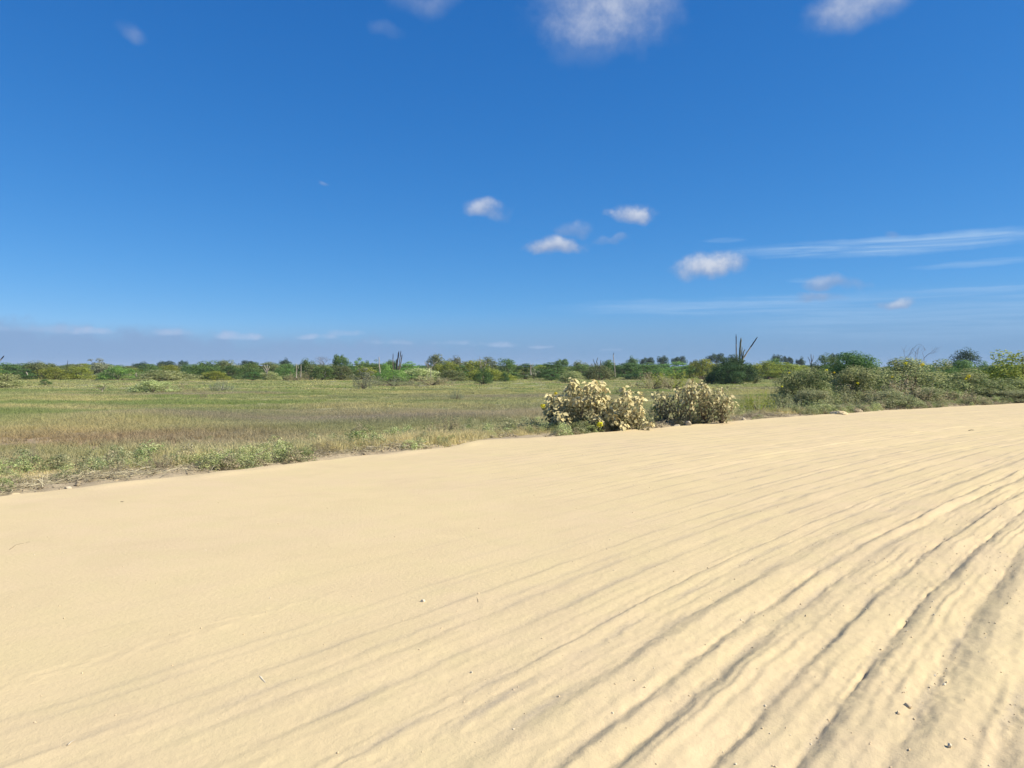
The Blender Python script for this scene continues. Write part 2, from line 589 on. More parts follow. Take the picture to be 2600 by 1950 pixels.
# ================================================================= road course
EDGE_PX = [(0, 1255), (400, 1208), (600, 1192), (885, 1157), (1200, 1122), (1497, 1096), (1675, 1083), (1900, 1066), (2121, 1050),
           (2311, 1036), (2596, 1023)]
ep = np.array([tuple(ground_px(*p))[:2] for p in EDGE_PX])
chord = np.concatenate([[0], np.cumsum(np.hypot(*np.diff(ep, axis=0).T))])
cx_ = np.polyfit(chord, ep[:, 0], 3)
cy_ = np.polyfit(chord, ep[:, 1], 3)
qq = np.linspace(0, chord[-1], 400)
ex, ey = np.polyval(cx_, qq), np.polyval(cy_, qq)
ss = np.concatenate([[0], np.cumsum(np.hypot(np.diff(ex), np.diff(ey)))])
PHI_S = np.linspace(0, ss[-1], 60)
PHI = np.unwrap(np.arctan2(np.gradient(ey, ss), np.gradient(ex, ss)))
PHI = np.interp(PHI_S, ss, PHI)
kern = np.ones(15) / 15
PHI = np.convolve(np.pad(PHI, 7, mode='edge'), kern, 'valid')
S_END = ss[-1]
# integrate the heading over a long stretch, with the ends running straight on
SA = np.arange(-60, 420, 0.25)
PA = np.interp(SA, PHI_S, PHI)
i0 = int(np.argmin(abs(SA)))
XA = np.concatenate([[0], np.cumsum(np.cos(PA[:-1]) * 0.25)])
YA = np.concatenate([[0], np.cumsum(np.sin(PA[:-1]) * 0.25)])
XA += ep[0, 0] - XA[i0]
YA += ep[0, 1] - YA[i0]
# least-squares shift onto the measured points
dx = np.mean([ep[k, 0] - np.interp(np.interp(chord[k], qq, ss), SA, XA) for k in range(len(ep))])
dy = np.mean([ep[k, 1] - np.interp(np.interp(chord[k], qq, ss), SA, YA) for k in range(len(ep))])
XA += dx
YA += dy


def st_xy(s, t):
    """along the road edge, and away from it towards the camera side"""
    ph = np.interp(s, SA, PA)
    return np.interp(s, SA, XA) + t * np.sin(ph), np.interp(s, SA, YA) - t * np.cos(ph)


def xy_st(x, y):
    x, y = np.atleast_1d(np.asarray(x, float)), np.atleast_1d(np.asarray(y, float))
    s, t = np.empty_like(x), np.empty_like(x)
    for a in range(0, len(x), 4000):
        d2 = (x[a:a + 4000, None] - XA[None, ::2]) ** 2 + (y[a:a + 4000, None] - YA[None, ::2]) ** 2
        k = d2.argmin(1) * 2
        s[a:a + 4000] = SA[k]
        t[a:a + 4000] = (x[a:a + 4000] - XA[k]) * np.sin(PA[k]) - (y[a:a + 4000] - YA[k]) * np.cos(PA[k])
    return s, t


def wobble(s):
    """how far the sand spills past (+) or stops short of (-) the mean edge line"""
    w = 0.24 * pn(s / 2.6, 0.3, 5) + 0.17 * pn(s / 0.7, 1.3, 6) + 0.10 * pn(s / 0.22, 2.7, 7)
    return w + SPILL * np.exp(-((s - SPILL_S) / 1.15) ** 2)


SPILL_S = float(xy_st(*[[v] for v in ground_px(1265, 1118)[:2]])[0][0])
SPILL = 0.95
SPILL2_S = float(xy_st(*[[v] for v in ground_px(2140, 1048)[:2]])[0][0])

# ruts: positions across the road (metres from the edge); the near ones read off the photograph
r_rut = np.random.default_rng(3)
GRV = [0.0]
while GRV[-1] < 8.75:
    GRV.append(GRV[-1] + r_rut.uniform(0.10, 0.42))
GRV += [9.02, 9.33, 9.52, 9.84, 10.12, 10.43, 10.76]
while GRV[-1] < 30:
    GRV.append(GRV[-1] + r_rut.uniform(0.2, 0.42))
GRV = np.array(GRV)
GRV2 = np.cumsum(r_rut.uniform(0.06, 0.17, 300))
GAMP = r_rut.uniform(0.45, 1.25, len(GRV))
GRISE = np.where(GRV < 8.9, r_rut.uniform(0.10, 0.28, len(GRV)), r_rut.uniform(0.22, 0.42, len(GRV)))
GAMP = np.where(GRV < 8.9, GAMP * 1.0, 0.55 + 0.35 * GAMP)
GAMP = np.where(GRV < 8.9, GAMP * r_rut.uniform(0.15, 1.3, len(GRV)), GAMP)


def road_h(s, t):
    tw = t + 0.16 * pn(s / 6.5, t / 3.0, 11) + 0.035 * pn(s / 1.3, t / 0.9, 12) + 0.022 * pn(s / 0.30, t / 0.35, 13) + 0.010 * pn(s / 0.09, t / 0.12, 24)
    A = np.interp(t, [0, 1.5, 3, 6, 7.5, 8.5, 9.3, 10, 13, 30], [0.0004, 0.0015, 0.004, 0.009, 0.011, 0.014, 0.026, 0.040, 0.046, 0.045])
    # further along, the whole width is ridged; close by on the left it is swept smooth
    nearmul = np.interp(t, [0, 5.5, 6.8, 7.8, 8.6], [0.06, 0.07, 0.20, 0.55, 1.0])
    f = np.clip((s - 3.0) / 9.0, 0, 1)
    A = A * (nearmul + (1.15 - nearmul) * f * f * (3 - 2 * f)) + 0.009 * f * np.clip((t - 0.7) / 1.5, 0, 1) * np.clip((9.0 - t) / 2.0, 0, 1)
    k = np.clip(np.searchsorted(GRV, tw) - 1, 0, len(GRV) - 2)
    p = np.clip((tw - GRV[k]) / (GRV[k + 1] - GRV[k]), 0, 1)
    ris = GRISE[k]
    up = np.clip(p / ris, 0, 1)
    saw = np.where(p < ris, up * up * (3 - 2 * up), 1 - ((p - ris) / (1 - ris)) ** 1.6)
    mod = np.clip(0.75 + 1.1 * pn(s / 2.6, k * 3.7, 14) + 0.8 * pn(s / 0.8, k * 2.9, 26), 0.05, 1.5)
    h = A * GAMP[k] * mod * saw
    # finer ripples riding on the ruts
    k2 = np.clip(np.searchsorted(GRV2, tw) - 1, 0, len(GRV2) - 2)
    p2 = np.clip((tw - GRV2[k2]) / (GRV2[k2 + 1] - GRV2[k2]), 0, 1)
    saw2 = np.where(p2 < 0.3, p2 / 0.3, (1 - p2) / 0.7)
    h += 0.24 * A * saw2 * np.clip(0.5 + 1.5 * pn(s / 1.6, k2 * 3.1, 29), 0, 1.2)
    # narrow cracks along the ruts
    gd = np.minimum(np.abs(tw - GRV[k]), np.abs(tw - GRV[k + 1]))
    near = np.where(np.abs(tw - GRV[k]) < np.abs(tw - GRV[k + 1]), k, k + 1)
    strong = np.where(np.abs(GRV[near] - 10.12) < 0.01, 1.0, 0.4)
    cr = np.clip(pn(s / 0.7, near * 5.1, 15) * 2.6 + 0.35 + 0.35 * strong, 0, 1.2)
    cr = cr * np.clip(0.75 + 1.6 * pn(s / 0.16, near * 1.7, 30), 0, 1.2)
    h -= 0.45 * A * strong * cr * np.exp(-(gd / 0.014) ** 2)
    # crumbs and clods, rougher where the ruts are deep
    rough = np.clip(A / 0.05, 0.03, 1.2)
    lump = fbm(s / 0.09, t / 0.07, 3, 16)
    h += rough * (0.0075 * lump + 0.0035 * fbm(s / 0.05, t / 0.04, 2, 25) + 0.012 * np.clip(pn(s / 0.5, t / 0.22, 17), 0, 1) ** 2 * 2)
    h += 0.010 * pn(s / 5, t / 2.5, 18) + 0.004 * pn(s / 1.4, t / 0.5, 19)
    crumb = np.clip(fbm(s / 0.045, t / 0.045, 2, 27) - 0.05, 0, 1)
    h += 0.026 * crumb * np.exp(-((gd - 0.02) / 0.05) ** 2) * np.clip(A / 0.03, 0.1, 1.2) * np.clip(0.4 + 1.6 * pn(s / 0.5, near * 4.3, 28), 0, 1)
    # one lumpy ridge on the smooth side
    rd = np.exp(-((t - 6.75 - 0.05 * pn(s / 0.6, 3.0, 20)) / 0.085) ** 2) * np.clip((s + 3.6) / 0.8, 0, 1) * np.clip((0.3 - s) / 1.0, 0, 1)
    h += 0.4 * rd * (0.004 + 0.020 * np.clip(fbm(s / 0.13, t / 0.09, 3, 21), -0.3, 1))
    h += 0.004 * np.clip(fbm(s / 0.16, t / 0.10, 3, 23), 0, 1) * np.exp(-((t - 8.1) / 0.9) ** 2)
    grit = np.clip(1.15 - gd / 0.045, 0, 1) * np.clip(A / 0.012, 0, 1) * np.clip(0.5 + pn(s / 0.6, near * 2.2, 22) * 1.5, 0, 1)  # gathered grit plus painted shadow lines, darkening the grooves at any sun angle
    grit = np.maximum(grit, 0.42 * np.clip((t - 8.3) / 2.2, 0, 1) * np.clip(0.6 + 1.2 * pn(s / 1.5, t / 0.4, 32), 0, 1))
    return h, grit


def grow(a, b, f):
    """positions from a to b with step f(x)"""
    v = [a]
    while v[-1] < b:
        v.append(v[-1] + f(v[-1]))
    return np.array(v)


sg = grow(-26, 330, lambda s: 0.026 + 0.0115 * max(0, abs(s + 1.0) - 1.5))
tg = np.concatenate([grow(0, 1.0, lambda t: 0.04), grow(1.04, 3.0, lambda t: 0.03), grow(3.02, 8.4, lambda t: 0.0165),
                     grow(8.41, 11.3, lambda t: 0.0115), grow(11.33, 30, lambda t: 0.03 + 0.05 * (t - 11.3))])
tg = np.unique(tg)
tg = tg[np.concatenate([[True], np.diff(tg) > 0.006])]
Sg, Tg = np.meshgrid(sg, tg, indexing='ij')
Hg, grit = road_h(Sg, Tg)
fall = np.clip((0.32 - Tg) / 0.32, 0, 1)
berm = 0.028 * np.exp(-((Tg - 0.45) / 0.28) ** 2) * (0.6 + pn(Sg / 0.9, Tg / 0.4, 31))
Zg = Hg + berm - fall ** 1.5 * 0.16
Tw = Tg - wobble(Sg) * np.exp(-Tg / 0.8)
Xg, Yg = st_xy(Sg, Tw)
ns, nt_ = Sg.shape
idx = np.arange(ns * nt_).reshape(ns, nt_)
quads = np.stack([idx[:-1, :-1], idx[:-1, 1:], idx[1:, 1:], idx[1:, :-1]], -1).reshape(-1, 4)[:, ::-1]
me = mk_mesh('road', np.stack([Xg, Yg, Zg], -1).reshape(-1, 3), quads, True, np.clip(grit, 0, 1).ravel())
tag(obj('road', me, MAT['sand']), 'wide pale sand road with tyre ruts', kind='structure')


def field_z(x, y):
    return -0.10 + 0.05 * pn(x / 6, y / 6, 41) + 0.03 * pn(x / 1.7, y / 1.7, 42)


# ground: one sheet to the horizon
ax = np.concatenate([-grow(60, 1500, lambda v: 4 + 0.25 * (v - 60))[::-1], np.arange(-59, 60, 1.0), grow(60, 1500, lambda v: 4 + 0.25 * (v - 60))])
ay = np.concatenate([-grow(20, 1200, lambda v: 4 + 0.3 * (v - 20))[::-1], np.arange(-19, 90, 1.0), grow(90, 1500, lambda v: 3 + 0.25 * (v - 90))])
Gx, Gy = np.meshgrid(ax, ay, indexing='ij')
gs, gt = xy_st(Gx.ravel(), Gy.ravel())
gz = field_z(Gx, Gy)
inroad = np.clip((gt.reshape(Gx.shape) + 0.3) / 1.0, 0, 1)
inroad = np.where(np.hypot(Gx, Gy) > 300, 0, inroad)
gz = gz - inroad * 0.25 - (np.hypot(Gx, Gy) > 300) * 0.1
gi = np.arange(Gx.size).reshape(Gx.shape)
gq = np.stack([gi[:-1, :-1], gi[1:, :-1], gi[1:, 1:], gi[:-1, 1:]], -1).reshape(-1, 4)
tag(obj('ground', mk_mesh('ground', np.stack([Gx, Gy, gz], -1).reshape(-1, 3), gq, True), MAT['field']), kind='structure')

# verge: the strip of broken earth between sand and grass
sv = grow(-18, 120, lambda s: 0.05 + 0.006 * max(0, abs(s) - 4))
tv = np.concatenate([np.arange(-2.2, -0.9, 0.09), np.arange(-0.9, 0.45, 0.04)])
Sv, Tv = np.meshgrid(sv, tv, indexing='ij')
VX, VY = st_xy(Sv, Tv)
hump = np.exp(-((Tv + 0.55) / 0.5) ** 2) * (0.075 + 0.10 * pn(Sv / 1.9, Tv / 0.9, 51))
VZ = -0.075 + hump + 0.035 * fbm(Sv / 0.22, Tv / 0.2, 4, 52) - np.clip((Tv - 0.05) / 0.3, 0, 1) * 0.10
VZ -= np.clip((-1.2 - Tv) / 1.0, 0, 1) * 0.16
vi = np.arange(Sv.size).reshape(Sv.shape)
vq = np.stack([vi[:-1, :-1], vi[:-1, 1:], vi[1:, 1:], vi[1:, :-1]], -1).reshape(-1, 4)[:, ::-1]
tag(obj('verge', mk_mesh('verge', np.stack([VX, VY, VZ], -1).reshape(-1, 3), vq, True, np.zeros(Sv.size)), MAT['soil']), kind='structure')


def verge_z(s, t):
    s, t = np.asarray(s, float), np.asarray(t, float)
    hump = np.exp(-((t + 0.55) / 0.5) ** 2) * (0.075 + 0.10 * pn(s / 1.9, t / 0.9, 51))
    return -0.075 + hump


def base_z(x, y):
    """height of the ground away from the sand"""
    s, t = xy_st([x], [y])
    z = float(field_z(np.array([x]), np.array([y]))[0])
    if -2 < t[0] < 0.4:
        z = max(z, float(verge_z(s[0], t[0])))
    if t[0] >= 0.4:
        z = float(road_h(s, t)[0][0])
    return z


# ================================================================= instancing helper (for stuff that nobody could count)


def scatter(name, protos, P, rot, scl, idx, extra=None, label=None):
    """one object whose geometry nodes place the prototype meshes on points"""
    pc = bpy.data.collections.new(name + '_pieces')
    for i, p in enumerate(protos):
        o = bpy.data.objects.new('%s_piece_%02d' % (name, i), p)
        pc.objects.link(o)
    me = bpy.data.meshes.new(name)
    me.vertices.add(len(P))
    me.vertices.foreach_set('co', np.asarray(P, np.float32).ravel())
    a = me.attributes.new('rot', 'FLOAT_VECTOR', 'POINT')
    a.data.foreach_set('vector', np.asarray(rot, np.float32).ravel())
    a = me.attributes.new('scl', 'FLOAT_VECTOR', 'POINT')
    a.data.foreach_set('vector', np.asarray(scl, np.float32).ravel())
    a = me.attributes.new('idx', 'INT', 'POINT')
    a.data.foreach_set('value', np.asarray(idx, np.int32))
    for k, v in (extra or {}).items():
        a = me.attributes.new(k, 'FLOAT_COLOR', 'POINT')
        a.data.foreach_set('color', np.concatenate([v, np.ones((len(v), 1))], 1).astype(np.float32).ravel())
    o = bpy.data.objects.new(name, me)
    COL.objects.link(o)
    ng = bpy.data.node_groups.new(name + '_nodes', 'GeometryNodeTree')
    ng.interface.new_socket('Geometry', in_out='INPUT', socket_type='NodeSocketGeometry')
    ng.interface.new_socket('Geometry', in_out='OUTPUT', socket_type='NodeSocketGeometry')
    n = ng.nodes
    gi_, go = n.new('NodeGroupInput'), n.new('NodeGroupOutput')
    ci = n.new('GeometryNodeCollectionInfo')
    ci.inputs['Collection'].default_value = pc
    ci.inputs['Separate Children'].default_value = True
    ci.inputs['Reset Children'].default_value = True
    ip = n.new('GeometryNodeInstanceOnPoints')
    ip.inputs['Pick Instance'].default_value = True

    def attr(nm, ty):
        q = n.new('GeometryNodeInputNamedAttribute')
        q.data_type = ty
        q.inputs['Name'].default_value = nm
        return q.outputs['Attribute']
    L = ng.links.new
    L(gi_.outputs[0], ip.inputs['Points'])
    L(ci.outputs[0], ip.inputs['Instance'])
    L(attr('idx', 'INT'), ip.inputs['Instance Index'])
    L(attr('rot', 'FLOAT_VECTOR'), ip.inputs['Rotation'])
    L(attr('scl', 'FLOAT_VECTOR'), ip.inputs['Scale'])
    L(ip.outputs[0], go.inputs[0])
    md = o.modifiers.new('place', 'NODES')
    md.node_group = ng
    return tag(o, label, None, None, 'stuff')


# ----------------------------------------------------------------- grass


def grass_clump(n, h, spread, seed, bw=0.006, lean=0.35, heads=0.3):
    r = np.random.default_rng(seed)
    V, F, T = [], [], []
    c = 0
    for i in range(n):
        a, q = r.uniform(0, 2 * PI), spread * math.sqrt(r.uniform())
        bx_, by_ = q * math.cos(a), q * math.sin(a)
        hh = h * r.uniform(0.45, 1.1)
        la, ln = r.uniform(0, 2 * PI), hh * lean * r.uniform(0.1, 1.0)
        ta = r.uniform(0, PI)
        wx, wy = math.cos(ta), math.sin(ta)
        w = bw * r.uniform(0.7, 1.4)
        rows = [(0, 0.0, 1.0), (0.55, 0.3, 0.85)]
        for (f, lf, wf) in rows:
            px, py, pz = bx_ + math.cos(la) * ln * lf, by_ + math.sin(la) * ln * lf, hh * f
            V += [(px - wx * w * wf, py - wy * w * wf, pz), (px + wx * w * wf, py + wy * w * wf, pz)]
            T += [f * 0.6] * 2
        tipx, tipy = bx_ + math.cos(la) * ln, by_ + math.sin(la) * ln
        V.append((tipx, tipy, hh))
        T.append(1.0)
        F += [(c, c + 1, c + 3), (c, c + 3, c + 2), (c + 2, c + 3, c + 4)]
        c += 5
        if r.uniform() < heads:     # a seed head
            k = 0.016 * r.uniform(0.6, 1.3)
            V += [(tipx - wx * k * 0.4, tipy - wy * k * 0.4, hh - k), (tipx + wx * k * 0.4, tipy + wy * k * 0.4, hh - k), (tipx, tipy, hh + 2.2 * k)]
            T += [1.0] * 3
            F.append((c, c + 1, c + 2))
            c += 3
    me = mk_mesh('grass_clump', np.array(V), np.array(F), False, T)
    me.materials.append(MAT['grass'])
    return me


def wedge_points(n, y0, y1, ang=42, r=rng):
    """even scatter over the wedge in front of the camera"""
    y = np.sqrt(r.uniform(y0 ** 2, y1 ** 2, n))
    x = r.uniform(-1, 1, n) * (np.tan(rad(ang)) * y + 2)
    return x, y


def build_grass():
    r = np.random.default_rng(21)
    near = [grass_clump(34, 0.36, 0.13, 100 + i, 0.0045) for i in range(4)]
    mid = [grass_clump(60, 0.36, 0.26, 110 + i, 0.008) for i in range(4)]
    far = [grass_clump(90, 0.36, 0.6, 120 + i, 0.022, 0.4, 0.1) for i in range(3)]
    P, S, I, D = [], [], [], []

    def zone(n, y0, y1, ids, hscale, wscale):
        x, y = wedge_points(n, y0, y1, r=r)
        s, t = xy_st(x, y)
        # thin and low right at the verge, full a metre or two behind it
        edge = -t + 0.5 * pn(s / 1.5, 0.5, 61) + 0.35 * pn(s / 0.5, 0.8, 62)
        bare = np.clip(pn(x / 2.1, y / 1.4, 63) * 2.2 + 0.78, 0.08, 1)
        rust = np.exp(-(((x + 9.5) / 6.5) ** 2 + ((y - 18.5) / 3.4) ** 2))
        left_soil = np.exp(-((s - 1.0) / 3.2) ** 2)
        start = 0.22 + 0.95 * left_soil
        bare = np.maximum(bare, np.exp(-((s - SPILL_S + 0.8) / 3.2) ** 2))
        keep = r.uniform(size=n) < np.clip((edge - start) / 0.55, 0, 1) * bare * (1 - 0.75 * rust)
        x, y, s, t, edge, rust = x[keep], y[keep], s[keep], t[keep], edge[keep], rust[keep]
        m = len(x)
        straw = np.clip(1.2 - edge / 4.2 + 0.9 * pn(x / 2.4, y / 1.6, 64), 0, 1) * np.clip(0.8 + 1.3 * pn(s / 3.0, 0.1, 65), 0.25, 1)
        straw = np.maximum(straw, 0.35 * np.clip(pn(x / 9, y / 5, 66) * 2.5, 0, 1))
        straw = np.maximum(straw, 0.9 * np.clip(1.0 - np.abs(edge - 1.0) / 2.0, 0, 1) * np.clip(0.5 + 1.6 * pn(s / 2.2, 0.6, 72), 0, 1))
        band = np.exp(-((s - SPILL_S + 0.8) / 3.2) ** 2) * np.clip(1.0 - np.abs(edge - 1.3) / 2.0, 0, 1)
        straw = np.maximum(straw, band)
        straw *= r.uniform(0.35, 1.0, m)
        hh = hscale * (0.72 + 0.9 * pn(x / 5, y / 4, 67)) * r.uniform(0.7, 1.25, m) * (1 - 0.45 * rust)
        tallst = np.clip(1.0 - np.abs(edge - 1.2) / 2.2, 0, 1) * np.clip(0.5 + 1.6 * pn(s / 2.2, 0.6, 72), 0, 1)
        hh = hh * (0.85 + 0.75 * np.maximum(tallst, band)) * np.clip(0.45 + 0.8 * edge, 0.5, 1.0)

        def mixc(c, col, f):
            return c + (np.array(col) - c) * np.clip(f, 0, 1)[:, None]

        def blobn(cx, cy, rx, ry):
            w = 3.0 * pn(x / 7, y / 7, 68)
            return np.exp(-(((x + w - cx) / rx) ** 2 + ((y + w - cy) / ry) ** 2) * 1.1)
        c = np.tile(np.array([0.225, 0.300, 0.088]), (m, 1))
        c = mixc(c, (0.410, 0.400, 0.160), 0.45 + 2.2 * fbm(x / 11, y / 5, 3, 69))
        c = mixc(c, (0.320, 0.285, 0.195), (2.6 * fbm(x / 16, y / 6, 3, 70) - 0.2) * 0.6)
        c = mixc(c, (0.150, 0.235, 0.065), (2.4 * fbm(x / 13, y / 5, 3, 71) - 0.25) * 0.7)
        c = mixc(c, (0.36, 0.25, 0.155), 0.85 * rust)
        for bl, k in ((blobn(-1.5, 26, 7, 5), 0.75), (blobn(1.0, 31, 6, 6), 0.5), (blobn(-5.5, 17.5, 3.5, 2.0), 0.6), (blobn(3, 45, 12, 6), 0.45)):
            c = mixc(c, (0.310, 0.265, 0.215), bl * k)
        c = mixc(c, (0.50, 0.49, 0.25), 0.65 * np.clip(1.25 - edge / 5.5, 0, 1))
        c = mixc(c, (0.70, 0.59, 0.32), straw)
        c = c * r.uniform(0.98, 1.42, (m, 1)) * np.array([1.03, 1.0, 0.95])
        P.append(np.stack([x, y, field_z(x, y) - 0.01], -1))
        S.append(np.stack([wscale * r.uniform(0.8, 1.3, m)] * 2 + [hh], -1))
        I.append(r.choice(ids, m))
        D.append(c)
    zone(84000, 9, 30, [0, 1, 2, 3], 0.78, 1.0)
    zone(42000, 22, 60, [4, 5, 6, 7], 0.50, 1.0)
    zone(42000, 50, 190, [8, 9, 10], 0.36, 1.25)
    P, S, I, D = np.concatenate(P), np.concatenate(S), np.concatenate(I), np.concatenate(D)
    rot = np.zeros_like(P)
    rot[:, 2] = r.uniform(0, 2 * PI, len(P))
    rot[:, 0] = r.normal(0, 0.08, len(P))
    scatter('grass', near + mid + far, P, rot, S, I, {'gcol': D}, 'green and straw coloured grass covering the open field')


build_grass()

# ----------------------------------------------------------------- leafy crowns


def crown_mesh(style, seed, n, leaf, name='crown'):
    """a crown in a unit box (x,y -0.5..0.5, z 0..1) made of leaf faces on many clumps"""
    r = np.random.default_rng(seed)
    clumps = []
    if style in ('dome', 'dense', 'weed'):          # wide bush, leafy down to the ground
        for i in range(62):
            a, q = r.uniform(0, 2 * PI), math.sqrt(r.uniform())
            top = (1 - 0.85 * q ** 3.2) * (0.78 + 0.22 * math.sin(3 * a + seed) * q)
            z = top * (r.uniform(0.72, 0.95) if i % 2 else r.uniform(0.15, 0.8)) + 0.03
            clumps.append((0.42 * q * math.cos(a), 0.42 * q * math.sin(a), z, r.uniform(0.07, 0.15)))
    elif style == 'layer':       # thorn tree: flat spreading sprays
        for i in range(60):
            a, q = r.uniform(0, 2 * PI), math.sqrt(r.uniform())
            z = (1 - 0.8 * q ** 2.8) * (r.uniform(0.72, 0.94) if i % 2 else r.uniform(0.12, 0.8)) + 0.03
            clumps.append((0.41 * q * math.cos(a), 0.41 * q * math.sin(a), z, r.uniform(0.07, 0.14)))
    elif style == 'umbrella':    # crown held up on a trunk
        for i in range(30):
            a, q = r.uniform(0, 2 * PI), math.sqrt(r.uniform())
            z = r.uniform(0.38, 0.62) + (1 - q ** 2) * r.uniform(0.0, 0.34)
            clumps.append((0.38 * q * math.cos(a), 0.38 * q * math.sin(a), z, r.uniform(0.08, 0.17)))
    elif style == 'loose':       # open small tree, gaps between tufts
        for i in range(20):
            a, q = r.uniform(0, 2 * PI), math.sqrt(r.uniform())
            z = r.uniform(0.30, 0.92) * (1 - 0.35 * q * q)
            clumps.append((0.42 * q * math.cos(a), 0.42 * q * math.sin(a), z, r.uniform(0.05, 0.10)))
    elif style == 'spiky':       # upright weedy stalks
        for i in range(46):
            a, q = r.uniform(0, 2 * PI), math.sqrt(r.uniform())
            top = (1 - 0.6 * q ** 2) * r.uniform(0.55, 1.0)
            for f in (0.25, 0.5, 0.75, 0.95):
                clumps.append((0.43 * q * math.cos(a) * (0.8 + 0.2 * f), 0.43 * q * math.sin(a) * (0.8 + 0.2 * f), top * f, 0.035 + 0.02 * r.uniform()))
    w = np.array([c[3] ** 2 for c in clumps])
    w /= w.sum()
    C, Nn, T = [], [], []
    for (cx, cy, cz, cr), k in zip(clumps, r.multinomial(n, w)):
        d = unit(r.normal(size=(k, 3)))
        rr = cr * r.uniform(0.45, 1.12, (k, 1)) ** 0.6
        sq = np.array([1, 1, 0.5 if style == 'layer' else 0.8 if style == 'umbrella' else 0.95])
        if style == 'spiky':
            sq = np.array([0.6, 0.6, 2.2])
        p = np.array([cx, cy, cz]) + d * rr * sq
        C.append(p)
        Nn.append(d + np.array([0, 0, 0.55 if style != 'layer' else 1.1]) + r.normal(size=(k, 3)) * 0.55)
        T.append(np.clip(r.uniform(0.0, 0.75, k) + r.uniform(-0.2, 0.3), 0, 1))
    C, Nn, T = np.concatenate(C), np.concatenate(Nn), np.concatenate(T)
    lo, hi = np.percentile(C, 1.0, axis=0), np.percentile(C, 99.0, axis=0)
    sc = np.array([0.97 / (hi[0] - lo[0]), 0.97 / (hi[1] - lo[1]), 0.97 / hi[2]])
    off = np.array([-(hi[0] + lo[0]) / 2, -(hi[1] + lo[1]) / 2, 0])
    C = (C + off) * sc
    clumps = [(*((np.array(c[:3]) + off) * sc), c[3]) for c in clumps]
    C[:, 2] = np.abs(C[:, 2]) + 0.005
    V, F = leaves(C, Nn, leaf * r.uniform(0.7, 1.4, len(C)), leaf * 0.55 * r.uniform(0.8, 1.3, len(C)), r)
    return mk_mesh(name, V, F, False, np.repeat(T, 4)), clumps


def trunk_mesh(style, seed, clumps, thick=0.02):
    """stem and limbs reaching into the clumps, in the same unit box"""
    r = np.random.default_rng(seed + 900)
    mb = MB()
    if style in ('umbrella', 'loose'):
        top = 0.5 if style == 'umbrella' else 0.3
        pts = [(0, 0, -0.03), (0.02 * r.normal(), 0.02 * r.normal(), top * 0.5), (0.04 * r.normal(), 0.03 * r.normal(), top)]
        mb.add(*tube(pts, [thick * 1.5, thick * 1.2, thick], 6))
        st = pts[-1]
    else:
        st = (0, 0, -0.02)
    for i in r.permutation(len(clumps))[:14]:
        c = clumps[i]
        m = [(st[k] + c[k]) * 0.5 + (0.04 * r.normal() if k < 2 else 0.05) for k in range(3)]
        mb.add(*tube([st, m, c[:3]], [thick * 0.7, thick * 0.45, thick * 0.15], 5))
    return mb.mesh('trunk')


CROWN = {}
for st_, k_, n_, lf_ in (('dome', 5, 4200, 0.045), ('layer', 5, 5200, 0.036), ('umbrella', 4, 2600, 0.055), ('loose', 3, 1100, 0.05), ('spiky', 3, 2600, 0.034), ('dense', 5, 13000, 0.030), ('weed', 5, 420, 0.085)):
    CROWN[st_] = []
    for i in range(k_):
        cm, cl = crown_mesh(st_, 40 + i * 7 + len(st_), n_, lf_)
        CROWN[st_].append((cm, trunk_mesh(st_, i, cl)))
shrub_n = [0]


def shrub(name, x0, x1, ytop, D, style, leaf, label, cat='shrub', group=None, deep=0.8, bark='bark'):
    """a plant whose outline spans pixels x0..x1 and rises to ytop, standing at depth D"""
    i = shrub_n[0]
    shrub_n[0] += 1
    c = at_depth((x0 + x1) / 2, ytop, D)
    z0 = base_z(c.x, D)
    w, h = (x1 - x0) / FPX * D * (0.95 if D > 150 else 1.16 if D > 95 else 1.06), c.z - z0
    root = thing(name, label, cat, (c.x, D, z0), 0, group)
    cm, tm = CROWN[style][i % len(CROWN[style])]
    flip = -1 if (i // 3) % 2 else 1
    for nm, me_, mt in (('crown', cm, MAT[leaf]), ('trunk', tm, MAT[bark])):
        o = obj(nm, me_, mt, root)
        o.scale = (w * flip, w * deep, h)
    return root


# ----------------------------------------------------------------- stems, cacti and bare trees


def bare_tree(name, x0, x1, ytop, D, label, mat='greytwig', seed=1, levels=4, forks=3, thick=0.05, cat='tree', group=None, spread=0.75, ybase=None):
    c = at_depth((x0 + x1) / 2, ytop, D)
    z0 = base_z(c.x, D)
    w, h = (x1 - x0) / FPX * D, c.z - z0
    r = np.random.default_rng(seed)
    trunk, br = MB(), MB()
    tips = []

    def grow_branch(p, d, L, rr, lev, mb):
        q = p + d * L * 0.5 + Vector(r.normal(size=3)) * L * 0.07
        e = q + (d + Vector(r.normal(size=3)) * 0.25).normalized() * L * 0.5
        mb.add(*tube([p, q, e], [rr, rr * 0.8, rr * 0.6], 5 if lev < 2 else 4))
        tips.append(e)
        if lev < levels:
            for k in range(forks):
                a = r.uniform(0, 2 * PI)
                nd = (d + Vector((math.cos(a), math.sin(a), r.uniform(-0.1, 0.5))) * spread).normalized()
                grow_branch(p + (e - p) * r.uniform(0.55, 1.0), nd, L * r.uniform(0.55, 0.85), rr * 0.55, lev + 1, br)
    grow_branch(Vector((0, 0, 0)), Vector((0.05, 0, 1)), 1.0, thick, 0, trunk)
    zt = max(t.z for t in tips)
    xs = [t.x for t in tips]
    sx, sz = w / max(0.2, max(xs) - min(xs)), h / zt
    root = thing(name, label, cat, (c.x, D, z0), 0, group)
    for nm, mb in (('trunk', trunk), ('branches', br)):
        if mb.n:
            o = obj(nm, mb.mesh(nm), MAT[mat], root)
            o.scale = (sx, sx, sz)
    return root


